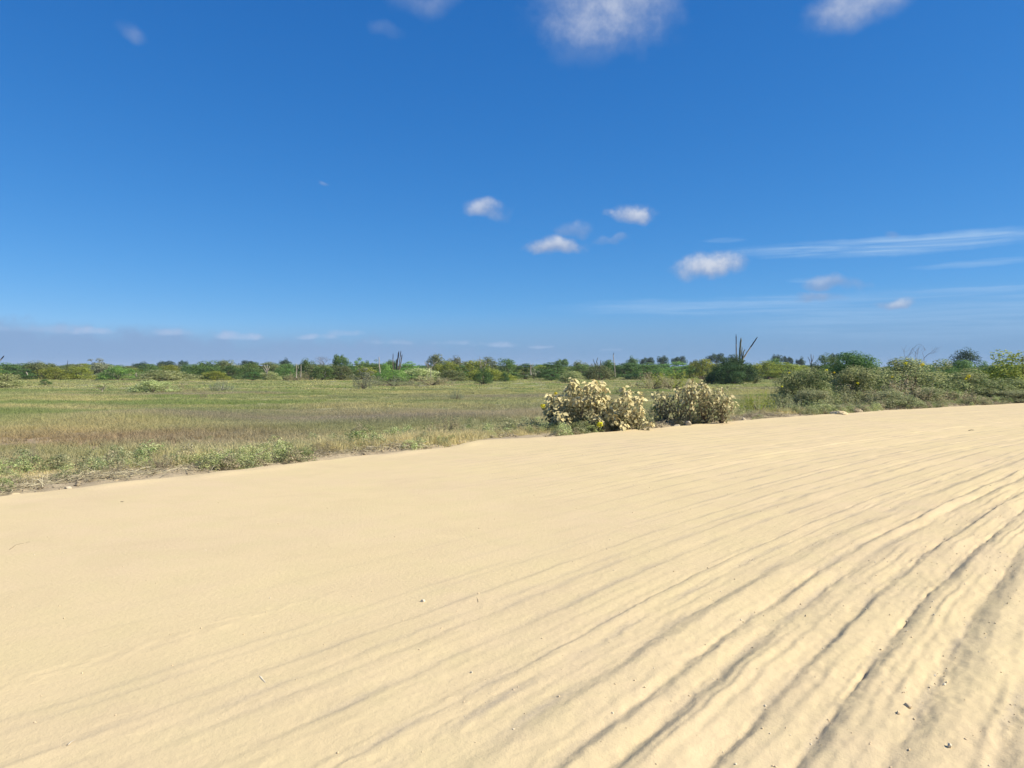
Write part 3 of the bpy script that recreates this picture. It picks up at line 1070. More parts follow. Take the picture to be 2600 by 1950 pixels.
def stem_px(pts, D, r0, r1, z0=None, ribs=True):
    """world points of a stem drawn through pixels at depth D"""
    P = [at_depth(x, y, D) for x, y in pts]
    n = len(P)
    return P, [r0 + (r1 - r0) * k / (n - 1) for k in range(n)]


def cactus(name, label, D, stems, base_px, group=None, cat='cactus'):
    """stems: (pixel path, base radius, tip radius, material, tip material)"""
    c = at_depth(base_px[0], 935, D)
    z0 = base_z(c.x, D)
    root = thing(name, label, cat, (c.x, D, z0), 0, group)
    r = np.random.default_rng(abs(int(base_px[0])))
    for path, r0, r1, mt, tipmat in stems:
        P, R = stem_px(path, D, r0 * 0.8, r1 * 0.75)
        P = [p - root.location + Vector((0, 0.25 * r.normal() * 0.3, 0)) for p in P]
        # finer path with slight joints
        fine, fr = [], []
        for a in range(len(P) - 1):
            for k in range(6):
                f = k / 6
                fine.append(P[a].lerp(P[a + 1], f) + Vector((r.normal(), r.normal(), 0)) * R[a] * 0.12)
                fr.append((R[a] + (R[a + 1] - R[a]) * f) * (1 + 0.08 * r.normal()))
        fine.append(P[-1])
        fr.append(R[-1] * 0.25)
        cut = int(len(fine) * 0.72) if tipmat else len(fine)
        V, F = tube(fine[:cut + 1] if tipmat else fine, fr[:cut + 1] if tipmat else fr, 14, True, 0.22)
        st = obj('stem', MB().add(V, F).mesh('stem'), MAT[mt], root)
        if tipmat:
            V, F = tube(fine[cut:], fr[cut:], 14, True, 0.22)
            obj('tip', MB().add(V, F).mesh('tip'), MAT[tipmat], st)
    return root


# ================================================================= the scrub line, left to right
TREELINE = 'scrub along the far side of the field'
SKYLINE = 'dark trees on the skyline'
FIELD = 'small bushes standing in the grass'
S = shrub
S('thorn_shrub', -60, 66, 922, 112, 'layer', 'acacia', 'dark green thorn shrub at the left edge of the scrub line', group=TREELINE)
S('leafy_bush', -70, 48, 946, 66, 'dome', 'pale', 'light green leafy bush cut by the left edge, nearest in the field there', group=FIELD)
S('rounded_shrub', 52, 152, 919, 118, 'dome', 'olive', 'big rounded grey olive shrub right of the dark shrub at left', group=TREELINE)
S('low_shrub', 104, 176, 932, 111, 'dome', 'yellow', 'low yellow green shrub before the rounded grey olive one', group=TREELINE)
S('low_shrub', 160, 236, 930, 113, 'dome', 'yellow', 'wide yellow green shrub with a thin dead stick rising behind', group=TREELINE)
S('loose_tree', 214, 292, 910, 120, 'loose', 'grey', 'tall grey green tree with loose open branches, highest at far left', 'tree', TREELINE, bark='greytwig')
S('leafy_shrub', 222, 286, 922, 118, 'dome', 'grey', 'grey green shrub under the loose open branched tree', group=TREELINE)
S('leafy_shrub', 255, 345, 931, 110, 'dome', 'bright', 'fresh green leafy shrub right of the loose branched tree', group=TREELINE)
S('thorn_shrub', 338, 405, 924, 116, 'layer', 'green', 'dark green slanting shrub behind the pale leafy bush at left', group=TREELINE)
S('smooth_shrub', 392, 458, 926, 122, 'dome', 'yellow', 'smooth yellow green shrub behind the wide pale bush', group=TREELINE)
S('leafy_bush', 356, 490, 940, 104, 'dome', 'pale', 'wide pale dusty green bush in front of the scrub at left', group=TREELINE)
S('small_bush', 99, 132, 963, 76, 'layer', 'acacia', 'small dark green bush alone in the grass at left', group=FIELD, deep=0.9)
S('pale_bush', 330, 445, 966, 53, 'dome', 'pale', 'pale sprawling bush in the grass with a brown neighbour on its right', group=FIELD)
S('dry_bush', 412, 496, 971, 54.5, 'spiky', 'dry', 'brown dry bush leaning on the pale sprawling one', group=FIELD)
S('thin_bush', 222, 294, 970, 53.5, 'loose', 'pale', 'thin straggly pale bush in the grass at left', group=FIELD, bark='deadwood')
S('pale_bush', 524, 596, 966, 57, 'spiky', 'grey', 'whitish dry bush in the grass under the bright yellow bush', group=FIELD, bark='deadwood')
S('grass_tussock', 502, 526, 990, 43, 'spiky', 'dry', 'tiny dark tussock in the grass below the whitish dry bush', group=FIELD)
for a, b, yt, D, lab in ((334, 388, 919, 260, 'flat dark far tree above the wide pale bush'), (398, 442, 916, 270, 'blue green far tree with a ragged top at left'),
                         (452, 478, 915, 280, 'small dark far tree left of the grey green shrubs')):
    S('far_tree', a, b, yt, D, 'umbrella', 'far', lab, 'tree', SKYLINE)
S('shrub', 476, 566, 917, 117, 'dome', 'green', 'grey green shrub with rounded top above the bright yellow bush', group=TREELINE)
S('tall_shrub', 542, 610, 915, 119, 'dome', 'olive', 'tall olive shrub with a flat twig on its top', group=TREELINE)
S('thorn_shrub', 560, 612, 928, 112, 'layer', 'acacia', 'dark shrub hanging over the bright yellow bush', group=TREELINE)
S('flowering_bush', 516, 582, 942, 106, 'dome', 'yellow', 'brightest yellow green low bush along the scrub front', group=TREELINE)
S('far_tree', 608, 656, 915, 240, 'umbrella', 'far', 'dark far tree in the dip right of the tall olive shrub', 'tree', SKYLINE)
S('shrub', 600, 662, 921, 116, 'dome', 'green', 'mid green shrub left of the pale forked cactus', group=TREELINE)
S('low_bush', 618, 666, 944, 107, 'layer', 'acacia', 'low dark green bush below the pale forked cactus', group=TREELINE)
S('shrub', 650, 716, 919, 121, 'layer', 'olive', 'dull olive shrub behind the pale forked cactus', group=TREELINE)
S('low_bush', 660, 712, 943, 108, 'dome', 'pale', 'low pale bush at the foot of the forked cactus', group=TREELINE)
S('far_tree', 708, 740, 910, 230, 'umbrella', 'far', 'dark far tree standing up over the twin dead snags', 'tree', SKYLINE)
S('shrub', 698, 750, 924, 112, 'dome', 'green', 'leafy green shrub left of the twin dead snags', group=TREELINE)
S('dry_shrub', 730, 790, 944, 106, 'spiky', 'dry', 'brown dry shrub round the foot of the twin dead snags', group=TREELINE)
S('shrub', 752, 806, 913, 122, 'dome', 'green', 'tall green shrub behind the twin dead snags', group=TREELINE)
S('shrub', 770, 812, 926, 114, 'layer', 'olive', 'olive shrub right of the twin dead snags', group=TREELINE)
bare_tree('bare_tree', 796, 856, 899, 124, 'leafless grey tree with a fine twiggy crown above the scrub', seed=5, levels=5, forks=3, thick=0.045)
S('round_tree', 848, 880, 900, 128, 'umbrella', 'green', 'small round crowned tree just right of the leafless grey tree', 'tree', TREELINE)
S('thorn_shrub', 838, 896, 912, 126, 'layer', 'acacia', 'dark wide shrub under the small round crowned tree', group=TREELINE)
S('leafy_shrub', 884, 934, 908, 130, 'loose', 'bright', 'bright leafy tree with large tufts right of the round crown', 'tree', TREELINE)
S('leafy_shrub', 918, 972, 914, 132, 'loose', 'green', 'leafy tufted tree behind the slender cactus post', 'tree', TREELINE)
S('low_bush', 790, 846, 929, 108, 'dome', 'green', 'leafy dark bush in front of the leafless grey tree', group=TREELINE)
S('low_bush', 836, 898, 928, 110, 'dome', 'olive', 'light olive leafy bush below the dark wide shrub', group=TREELINE)
S('shrub', 880, 962, 921, 118, 'layer', 'green', 'spreading green shrub left of the slender cactus post', group=TREELINE)
S('low_bush', 905, 958, 932, 112, 'dome', 'yellow', 'ochre green bush left of the slender cactus foot', group=TREELINE)
S('shrub', 960, 1000, 922, 116, 'dome', 'bright', 'green shrub between the slender post and the cactus cluster', group=TREELINE)
S('far_tree', 978, 1010, 914, 190, 'umbrella', 'green', 'rounded tree behind the dark cactus cluster', 'tree', SKYLINE)
S('shrub', 1006, 1066, 918, 120, 'layer', 'bright', 'bright green shrub right of the dark cactus cluster', group=TREELINE)
S('leafy_bush', 955, 1040, 938, 98, 'dome', 'bright', 'leafy light green bush at the foot of the cactus cluster', group=TREELINE)
S('leafy_bush', 1020, 1120, 935, 100, 'dome', 'pale', 'pale green bush right of the cactus foot', group=TREELINE)
S('twiggy_bush', 894, 966, 934, 66, 'loose', 'grey', 'grey twiggy bush standing forward of the cactus cluster', group=FIELD, bark='greytwig')
S('twiggy_bush', 898, 950, 948, 63, 'spiky', 'grey', 'low grey dead bush at the front of the twiggy one', group=FIELD)
S('low_bush', 936, 1066, 955, 74, 'spiky', 'grey', 'long low grey bush strip in front of the cactus cluster', group=FIELD)
S('low_bush', 1036, 1150, 955, 77, 'spiky', 'dry', 'low straw topped bush strip right of the cactus cluster', group=FIELD)
S('tall_shrub', 1082, 1136, 900, 114, 'dome', 'olive', 'tallest rounded olive shrub right of the bleached bare shrub', group=TREELINE)
S('shrub', 1128, 1186, 907, 122, 'dome', 'grey', 'greyish topped shrub behind the broad yellow green thicket', group=TREELINE)
S('thicket', 1106, 1176, 917, 110, 'dome', 'yellow', 'left half of the broad yellow green thicket', group=TREELINE)
S('thicket', 1160, 1246, 915, 111, 'dome', 'yellow', 'right half of the broad yellow green thicket', group=TREELINE)
S('low_bush', 1152, 1190, 927, 104, 'layer', 'acacia', 'dark hollow looking bush inside the yellow green thicket', group=TREELINE)
S('low_bush', 1110, 1180, 940, 100, 'dome', 'olive', 'low olive bush under the yellow green thicket', group=TREELINE)
S('low_bush', 1180, 1300, 938, 103, 'dome', 'yellow', 'low bright fringe below the pale bare snag in the thicket', group=TREELINE)
S('shrub', 1214, 1268, 907, 117, 'dome', 'olive', 'dull straw olive shrub round the pale bare snag', group=TREELINE)
S('leafy_shrub', 1254, 1316, 911, 119, 'dome', 'green', 'leafy mid green shrub at the right end of the thicket', group=TREELINE)
S('small_tree', 1203, 1250, 934, 80, 'dome', 'acacia', 'small dark leafy tree standing alone in the middle of the field', 'tree', FIELD, deep=0.9)
S('small_bush', 1270, 1292, 946, 98, 'dome', 'acacia', 'tiny dark bush in the grass right of the lone small tree', group=FIELD)
S('thorn_shrub', 1306, 1364, 923, 116, 'layer', 'acacia', 'dark shrub behind the pale forked dead trunk', group=TREELINE)
S('cactus_scrub', 1338, 1372, 932, 112, 'loose', 'grey', 'grey open bush at the foot of the pale forked trunk', group=TREELINE)
S('thorn_shrub', 1362, 1450, 920, 113, 'layer', 'acacia', 'wide dark thorn shrub left of the pale round bush', group=TREELINE)
S('thorn_shrub', 1372, 1420, 938, 104, 'layer', 'acacia', 'drooping dark shrub tip touching the grass', group=TREELINE)
S('far_tree', 1408, 1444, 911, 200, 'umbrella', 'green', 'flat topped far tree over the wide dark thorn shrub', 'tree', SKYLINE)
S('shrub', 1440, 1500, 918, 121, 'dome', 'olive', 'light olive shrub left of the small cactus group', group=TREELINE)
S('thorn_shrub', 1436, 1520, 926, 116, 'layer', 'green', 'mid green thorn shrub behind the pale round bush', group=TREELINE)
S('pale_bush', 1418, 1486, 942, 88, 'dome', 'pale', 'pale round bush in the grass behind the caked bush', group=FIELD)
S('low_bush', 1486, 1556, 926, 108, 'dome', 'olive', 'pale olive bush round the foot of the small cactus group', group=TREELINE)
S('shrub', 1524, 1566, 914, 124, 'dome', 'green', 'rounded green shrub just left of the thin white pole', group=TREELINE)
S('thorn_shrub', 1548, 1640, 921, 122, 'layer', 'acacia', 'dark wide shrub right of the thin white pole', group=TREELINE)
for a, b, yt, D, lf, lab in ((1590, 1622, 905, 250, 'green', 'round leafy far tree right of the thin white pole'), (1624, 1662, 907, 300, 'far', 'first of the dark ragged far trees'),
                             (1668, 1698, 903, 300, 'far', 'dark upright far tree in the middle of the far group'), (1704, 1744, 904, 300, 'far', 'dark slanting far tree before the gap'),
                             (1750, 1778, 914, 310, 'far', 'lowest dark far tree in the gap'), (1794, 1842, 897, 290, 'far', 'dark umbrella shaped far tree left of the tall cactus')):
    S('far_tree', a, b, yt, D, 'umbrella', lf, lab, 'tree', SKYLINE)
S('shrub', 1596, 1690, 921, 116, 'layer', 'green', 'broad mid green shrub under the dark ragged far trees', group=TREELINE)
S('shrub', 1670, 1766, 919, 118, 'layer', 'bright', 'broad fresh green shrub behind the dry weedy bush', group=TREELINE)
S('rounded_shrub', 1750, 1822, 912, 115, 'dome', 'yellow', 'rounded yellow green shrub left of the big dark bush', group=TREELINE)
S('weedy_bush', 1600, 1704, 946, 62, 'spiky', 'dry', 'dry yellowish weedy bush behind the two caked bushes', group=FIELD)
S('weedy_bush', 1640, 1772, 941, 64, 'spiky', 'yellow', 'taller yellow green weedy bush right of the dry one', group=FIELD)
S('dark_bush', 1798, 1922, 904, 84, 'dense', 'darkest', 'big dark green rounded bush under the tall leaning cactus', group=TREELINE, deep=0.9)
S('dark_bush', 1800, 1900, 922, 82, 'dense', 'darkest', 'dark lower skirt of foliage before the big rounded bush', group=TREELINE)
S('low_bush', 1812, 1852, 954, 82, 'spiky', 'pale', 'pale weeds at the foot of the big dark bush', group=FIELD)
S('low_bush', 1895, 1935, 950, 84, 'spiky', 'pale', 'pale dry weeds right of the big dark bush', group=FIELD)
S('shrub', 1910, 1990, 917, 120, 'dome', 'yellow', 'yellow green shrub right of the tall leaning cactus', group=TREELINE)
S('shrub', 1950, 2050, 920, 116, 'layer', 'yellow', 'flat yellow green shrub before the roadside mound', group=TREELINE)
S('shrub', 1936, 1986, 911, 128, 'dome', 'green', 'rounded green shrub under two dark far trees', group=TREELINE)
for a, b, yt, D, lab in ((1956, 1988, 900, 280, 'dark far tree right of the tall leaning cactus'), (1988, 2014, 904, 290, 'small square dark far tree'), (2018, 2046, 907, 290, 'ragged small dark far tree beside a thin snag'),
                         (2106, 2134, 897, 270, 'dark far tree peeping over the broad thorn tree')):
    S('far_tree', a, b, yt, D, 'umbrella', 'far', lab, 'tree', SKYLINE)
S('thorn_tree', 2058, 2150, 903, 58, 'dense', 'green', 'lower green thorn tree left of the broad dark one behind the mound', 'tree', TREELINE)
S('thorn_tree', 2090, 2240, 895, 56, 'dense', 'acacia', 'broad dark thorn tree behind the roadside mound', 'tree', TREELINE)
S('far_tree', 2412, 2490, 888, 150, 'dome', 'far', 'big dark far tree standing alone at the right', 'tree', SKYLINE)
S('thorn_shrub', 2390, 2520, 916, 62, 'dense', 'green', 'soft green thorn shrub behind the mound at right', group=TREELINE)
S('dark_tree', 2470, 2660, 922, 50, 'dense', 'acacia', 'dark thorn tree at the right edge behind the yellow bush', 'tree', TREELINE)
S('rounded_shrub', 2500, 2680, 894, 47, 'dome', 'yellow', 'yellow green bush with rounded top at the right edge', group=TREELINE)

# the mass of scrub behind the ones that can be told apart
rf = np.random.default_rng(77)
nf = 1500
fx, fy = [], []
yy = np.sqrt(rf.uniform(126 ** 2, 520 ** 2, nf))
xx = rf.uniform(-1, 1, nf) * yy * math.tan(rad(42))
fs, ft = xy_st(xx, yy)
kp = (ft < -6)
xx, yy = xx[kp], yy[kp]
ww = rf.uniform(4.5, 9.0, len(xx))
hh = rf.uniform(1.7, 3.0, len(xx)) + 0.3 * pn(xx / 40, yy / 40, 3)
far_pool = []
for i, lf in enumerate(('acacia', 'green', 'olive', 'green', 'yellow', 'acacia')):
    m_ = CROWN['dome' if i % 2 else 'layer'][i % 5][0].copy()
    m_.materials.clear()
    m_.materials.append(MAT[lf])
    far_pool.append(m_)
scatter('distant_scrub', far_pool, np.stack([xx, yy, np.full(len(xx), -0.15)], -1),
        np.stack([xx * 0, xx * 0, rf.uniform(0, 6.28, len(xx))], -1), np.stack([ww, ww, hh], -1), rf.integers(0, 6, len(xx)), None,
        'unbroken far scrub closing the field')

# ----------------------------------------------------------------- cacti, snags and poles
cactus('columnar_cactus', 'tall cactus with one upright, one green and one long leaning dark stem', 90, [
    ([(1872, 938), (1869, 900), (1868, 848)], 0.10, 0.07, 'oldcactus', 'blackcactus'),
    ([(1879, 938), (1879, 900), (1881, 857)], 0.18, 0.12, 'cactus', None),
    ([(1884, 930), (1884, 905), (1884, 880)], 0.10, 0.07, 'cactus', None),
    ([(1880, 938), (1885, 915), (1888, 893), (1892, 887)], 0.11, 0.06, 'cactus', None),
    ([(1878, 938), (1872, 915), (1869, 897)], 0.09, 0.06, 'oldcactus', None),
    ([(1881, 938), (1886, 912), (1903, 886), (1923, 855)], 0.13, 0.08, 'deadwood', 'blackcactus')], (1880, 935))
cactus('columnar_cactus', 'cluster of dark many-stemmed cactus columns left of centre', 100, [
    ([(1000, 952), (998, 925), (998, 897)], 0.11, 0.06, 'oldcactus', 'blackcactus'),
    ([(1006, 952), (1008, 925), (1013, 891)], 0.15, 0.10, 'oldcactus', 'blackcactus'),
    ([(1010, 952), (1015, 920), (1018, 890)], 0.10, 0.07, 'oldcactus', 'blackcactus'),
    ([(1012, 952), (1017, 925), (1021, 899)], 0.13, 0.07, 'oldcactus', 'blackcactus'),
    ([(1004, 952), (1006, 930), (1007, 911)], 0.10, 0.07, 'oldcactus', None),
    ([(1008, 952), (1001, 935), (1000, 918)], 0.10, 0.07, 'oldcactus', None),
    ([(1003, 952), (994, 940), (992, 928)], 0.08, 0.05, 'oldcactus', None)], (1006, 935))
cactus('slender_cactus', 'single slender pale cactus post left of the dark cluster', 104, [
    ([(965, 950), (963, 930), (962, 905)], 0.14, 0.06, 'deadwood', None)], (964, 935))
cactus('forked_cactus', 'small pale forked cactus against the olive shrub', 105, [
    ([(677, 950), (677, 938), (670, 927)], 0.09, 0.06, 'deadwood', None), ([(677, 945), (678, 936), (679, 926)], 0.09, 0.06, 'deadwood', None),
    ([(678, 946), (682, 937), (684, 930)], 0.08, 0.05, 'deadwood', None), ([(676, 944), (671, 938), (667, 933)], 0.06, 0.04, 'deadwood', None)], (677, 935))
cactus('dead_snag', 'pair of bleached dead snags standing in the scrub', 103, [
    ([(752, 960), (753, 940), (752, 923)], 0.09, 0.05, 'deadwood', None), ([(764, 958), (764, 940), (764, 924)], 0.07, 0.05, 'deadwood', None),
    ([(753, 945), (757, 935), (756, 924)], 0.05, 0.04, 'deadwood', None)], (757, 935), cat='snag')
cactus('columnar_cactus', 'small cactus group with thin uprights left of the white pole', 110, [
    ([(1514, 945), (1513, 925), (1518, 907)], 0.09, 0.05, 'cactus', None), ([(1517, 945), (1512, 930), (1506, 911)], 0.08, 0.05, 'cactus', None),
    ([(1519, 945), (1524, 928), (1526, 914)], 0.09, 0.06, 'oldcactus', None), ([(1514, 946), (1506, 932), (1500, 924)], 0.08, 0.05, 'oldcactus', None),
    ([(1518, 945), (1518, 930), (1517, 920)], 0.09, 0.06, 'cactus', None)], (1516, 935))
cactus('dead_pole', 'thin white dead pole with a bent dark tip standing in the field', 118, [
    ([(1562, 957), (1560, 930), (1557, 902), (1559, 895)], 0.10, 0.045, 'deadwood', 'blackcactus')], (1561, 935), cat='dead tree')
cactus('leaning_snag', 'white leaning snag with a black tip at the left edge', 95, [
    ([(-24, 945), (-12, 925), (2, 912), (10, 903)], 0.12, 0.08, 'deadwood', 'blackcactus')], (-20, 935), cat='snag')
cactus('dead_tree', 'pale forked dead trunk at the end of the thicket', 108, [
    ([(1348, 952), (1347, 935), (1346, 924)], 0.10, 0.07, 'deadwood', None), ([(1348, 935), (1351, 928), (1354, 922)], 0.06, 0.04, 'deadwood', None)], (1348, 935), cat='snag')
cactus('dead_stick', 'thin dark dead stick rising over the yellow green shrub at left', 108, [
    ([(169, 940), (171, 928), (171, 914)], 0.05, 0.03, 'blackcactus', None)], (169, 935), cat='snag')
cactus('dead_stump', 'short white stump in the scrub right of the dark shrub at left', 104, [
    ([(68, 952), (67, 947), (65, 944)], 0.10, 0.07, 'deadwood', None)], (68, 935), cat='stump')
cactus('dead_stump', 'short white stump between the fresh green and the pale bush', 102, [
    ([(346, 957), (346, 950), (347, 946)], 0.08, 0.05, 'deadwood', None)], (346, 935), cat='stump')
cactus('dead_stick', 'straight pale stick in the pale bush right of the cactus cluster', 97, [
    ([(1094, 958), (1094, 945), (1094, 932)], 0.06, 0.05, 'deadwood', None)], (1094, 935), cat='snag')
cactus('thin_snag', 'thin dark snag left of the broad thorn tree', 64, [
    ([(2060, 945), (2060, 925), (2059, 898)], 0.07, 0.03, 'greytwig', None), ([(2060, 930), (2056, 915), (2052, 905)], 0.04, 0.02, 'greytwig', None),
    ([(2060, 925), (2063, 912), (2065, 902)], 0.04, 0.02, 'greytwig', None)], (2060, 935), cat='snag')
bare_tree('bare_shrub', 1066, 1100, 915, 104, 'bleached bare shrub with upright branches', 'deadwood', 12, 2, 4, 0.07, 'shrub', spread=0.5)
bare_tree('bare_snag', 1214, 1238, 905, 109, 'pale bare snag rising through the yellow green thicket', 'deadwood', 14, 2, 3, 0.07, 'tree', spread=0.4)
bare_tree('bare_shrub', 2236, 2362, 872, 40, 'leafless twigs standing up over the roadside mound', 'greytwig', 17, 4, 3, 0.032, 'shrub', spread=0.6)

# ================================================================= roadside: the mound at the right
MOUND = 'bushes of the roadside mound'


def flower_mesh(seed):
    r = np.random.default_rng(seed)
    n = 46
    d = unit(r.normal(size=(n, 3)) + np.array([0, -0.2, 0.3]))
    V, F = leaves(d * r.uniform(0.6, 1.0, (n, 1)), d, 0.7, 0.55, r)
    return mk_mesh('flower', V, F, False, np.repeat(r.uniform(0, 1, n), 4))


FLOWERS = [flower_mesh(k) for k in range(3)]
fl_n = [0]


def flower(root, x, y, D, size):
    p = at_depth(x, y, D)
    o = obj('flower', FLOWERS[fl_n[0] % 3], MAT['flower'], root)
    fl_n[0] += 1
    o.location = p - root.location
    o.rotation_euler = (0, 0, fl_n[0])
    o.scale = (size, size, size * 0.8)
    return o


mA = S('mound_bush', 1962, 2122, 937, 33.5, 'dense', 'dusty_green', 'dark leafy bush with yellow flowers at the left end of the mound', 'bush', MOUND)
mB = S('mound_bush', 2100, 2262, 932, 35.5, 'dense', 'dusty_green', 'leafy bush sloping up in the middle of the mound', 'bush', MOUND)
mC = S('mound_bush', 2190, 2440, 912, 37.0, 'dense', 'dusty_green', 'highest leafy bush on the mound, bare twigs rising from it', 'bush', MOUND)
mD = S('mound_bush', 2370, 2560, 940, 38.0, 'dense', 'dusty_green', 'broad dusty bush right of the highest one on the mound', 'bush', MOUND)
mE = S('mound_bush', 2500, 2690, 962, 38.5, 'dense', 'dusty_green', 'grey green dusty bush cut by the right edge above the road', 'bush', MOUND)
S('grey_weeds', 2090, 2230, 978, 31.0, 'spiky', 'dusty_grey', 'soft grey green weeds before the middle of the mound', 'weeds', MOUND)
S('grey_weeds', 2000, 2110, 990, 30.5, 'dense', 'dusty_grey', 'grey green weeds under the dark bush at the mound foot', 'weeds', MOUND)
S('twiggy_weeds', 2215, 2380, 962, 34.0, 'spiky', 'dusty_brown', 'mauve grey dead twiggy weeds in the hollow of the mound', 'weeds', MOUND)
S('green_weeds', 2190, 2330, 990, 31.5, 'dense', 'dusty_grey', 'low leafy weeds at the mound foot above a sand heap', 'weeds', MOUND)
S('brown_brush', 2366, 2496, 992, 34.8, 'spiky', 'dusty_brown', 'brown dead brush at the right foot of the mound', 'weeds', MOUND)
S('dusty_weeds', 2300, 2400, 985, 33.6, 'dense', 'dusty_grey', 'dusty weeds between the leafy weeds and the brown brush', 'weeds', MOUND)
S('dusty_weeds', 2480, 2640, 992, 36.6, 'dense', 'dusty_grey', 'dry dusty weeds at the right edge beside the road', 'weeds', MOUND)
S('tall_grass_tuft', 1884, 1968, 990, 27.0, 'spiky', 'yellow', 'tall yellow green grass tuft by the road right of the second caked bush', 'grass tuft', MOUND)
S('tall_grass_tuft', 1950, 2040, 998, 27.6, 'spiky', 'dusty_grey', 'paler grass tuft right of the tall yellow green one', 'grass tuft', MOUND)
S('green_weeds', 2020, 2120, 1015, 28.2, 'weed', 'dusty_green', 'low green weeds on the road edge left of the sand heaps', 'weeds', MOUND)
for rt, x, y, D, q in ((mA, 2099, 940, 32.8, 0.06), (mA, 2118, 946, 32.8, 0.05), (mA, 2004, 947, 32.8, 0.05), (mA, 1985, 982, 32.3, 0.05),
                       (mB, 2178, 973, 34.3, 0.06), (mB, 2265, 957, 34.2, 0.05), (mC, 2300, 923, 35.6, 0.08), (mC, 2341, 926, 35.6, 0.10),
                       (mD, 2459, 956, 36.5, 0.10), (mD, 2452, 962, 36.4, 0.06)):
    flower(rt, x, y, D, q)

# ================================================================= the two bushes caked in dust


def leaf_shape(seed):
    """a broad drooping leaf: length 1 along +X, normal +Z, folded and curled"""
    r = np.random.default_rng(seed)
    prof = [(0.0, 0.04), (0.14, 0.24), (0.38, 0.33), (0.70, 0.20), (1.0, 0.01)]
    curl = r.uniform(0.15, 0.45)
    V = []
    for x, w in prof:
        z = -curl * x * x
        V += [(x, -w, z + w * 0.28 * r.uniform(0.5, 1.3)), (x, 0, z), (x, w, z + w * 0.28 * r.uniform(0.5, 1.3))]
    F = []
    for i in range(len(prof) - 1):
        a = i * 3
        F += [(a, a + 3, a + 4, a + 1), (a + 1, a + 4, a + 5, a + 2)]
    return np.array(V), np.array(F)


LEAF = []
for k in range(8):
    V_, F_ = leaf_shape(500 + k)
    LEAF.append((V_, F_, mk_mesh('leaf', V_, F_, True, np.full(len(V_), (0.25, 0.5, 0.75, 0.95, 1.0, 0.6, 0.85, 0.4)[k]))))


def caked_bush(name, label, D, base_px, clusters, foot, seed, nleaf, leaf_len, mat, flowers=(), depth=0.55):
    r = np.random.default_rng(seed)
    b = ground_px(*base_px)
    z0 = base_z(b.x, D)
    root = thing(name, label, 'bush', (at_depth(base_px[0], 935, D).x, D, z0), 0, 'bushes caked in road dust')
    O = root.location
    stems = MB()
    spots = []
    feet = [at_depth(x, y, D) - O for x, y in foot]
    for f in feet:
        f.z = -0.03
    allM = []
    fill_C, fill_N = [], []
    for (x, y, rad_px) in clusters:
        dz = r.uniform(-1, 1) * depth
        p = at_depth(x, y, D) - O
        p.y += dz
        f = min(feet, key=lambda q: abs(q.x - p.x) + r.uniform(0, 0.4))
        mid = f.lerp(p, 0.55) + Vector((r.normal() * 0.06, r.normal() * 0.06, 0.10))
        stems.add(*tube([f, mid, p], [0.016, 0.010, 0.004], 5))
        R = rad_px / FPX * D
        n = max(5, int(nleaf * (rad_px / 10.0) ** 1.6))
        for k in range(n):
            d = Vector(unit(r.normal(size=3)))
            q = p + Vector((d.x * R, d.y * R, d.z * R * 1.05)) * (0.35 + 0.75 * r.uniform() ** 0.5)
            # the blade hangs outward and down
            out = Vector((d.x + 0.5 * r.normal(), d.y + 0.5 * r.normal() - 0.25, -0.55 + 0.35 * r.normal() + 0.3 * d.z)).normalized()
            up = Vector((d.x * 0.6 + 0.3 * r.normal() + 0.2, d.y * 0.6 + 0.3 * r.normal() - 0.5, 0.7))
            yv = up.cross(out).normalized()
            zv = out.cross(yv)
            L = leaf_len * r.uniform(0.6, 1.25)
            M = Matrix(((out.x, yv.x, zv.x, q.x), (out.y, yv.y, zv.y, q.y), (out.z, yv.z, zv.z, q.z), (0, 0, 0, 1))) @ Matrix.Diagonal((L, L * r.uniform(0.85, 1.1), L, 1))
            allM.append((q.y - 0.3 * d.z * R, M, int(r.integers(0, 8))))
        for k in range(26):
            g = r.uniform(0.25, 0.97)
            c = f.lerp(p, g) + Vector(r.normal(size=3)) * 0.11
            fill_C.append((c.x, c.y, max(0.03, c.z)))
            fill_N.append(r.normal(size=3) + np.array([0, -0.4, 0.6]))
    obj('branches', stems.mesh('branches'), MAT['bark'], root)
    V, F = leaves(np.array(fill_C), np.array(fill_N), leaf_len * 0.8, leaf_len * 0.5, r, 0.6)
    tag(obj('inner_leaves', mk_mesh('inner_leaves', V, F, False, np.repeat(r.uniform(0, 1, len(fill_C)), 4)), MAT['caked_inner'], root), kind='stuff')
    allM.sort(key=lambda q: q[0])            # the ones nearest the road show largest: leaves of their own
    for _, M, k in allM[:300]:
        o = obj('leaf', LEAF[k][2], mat, root)
        o.matrix_local = M
    mb = MB()
    for _, M, k in allM[300:]:
        A = np.array(M)
        V_, F_, me_ = LEAF[k]
        mb.add(V_ @ A[:3, :3].T + A[:3, 3], F_, (0.25, 0.5, 0.75, 0.95, 1.0, 0.6, 0.85, 0.4)[k])
    if mb.n:
        tag(obj('further_leaves', mb.mesh('further_leaves', True), mat, root), kind='stuff')
    for x, y, q in flowers:
        flower(root, x, y, D - depth - 0.12, q)
    return root


def crop(pts, ox, oy, k, rr):
    return [(ox + p[0] / k, oy + p[1] / k, (p[2] if len(p) > 2 else rr)) for p in pts]


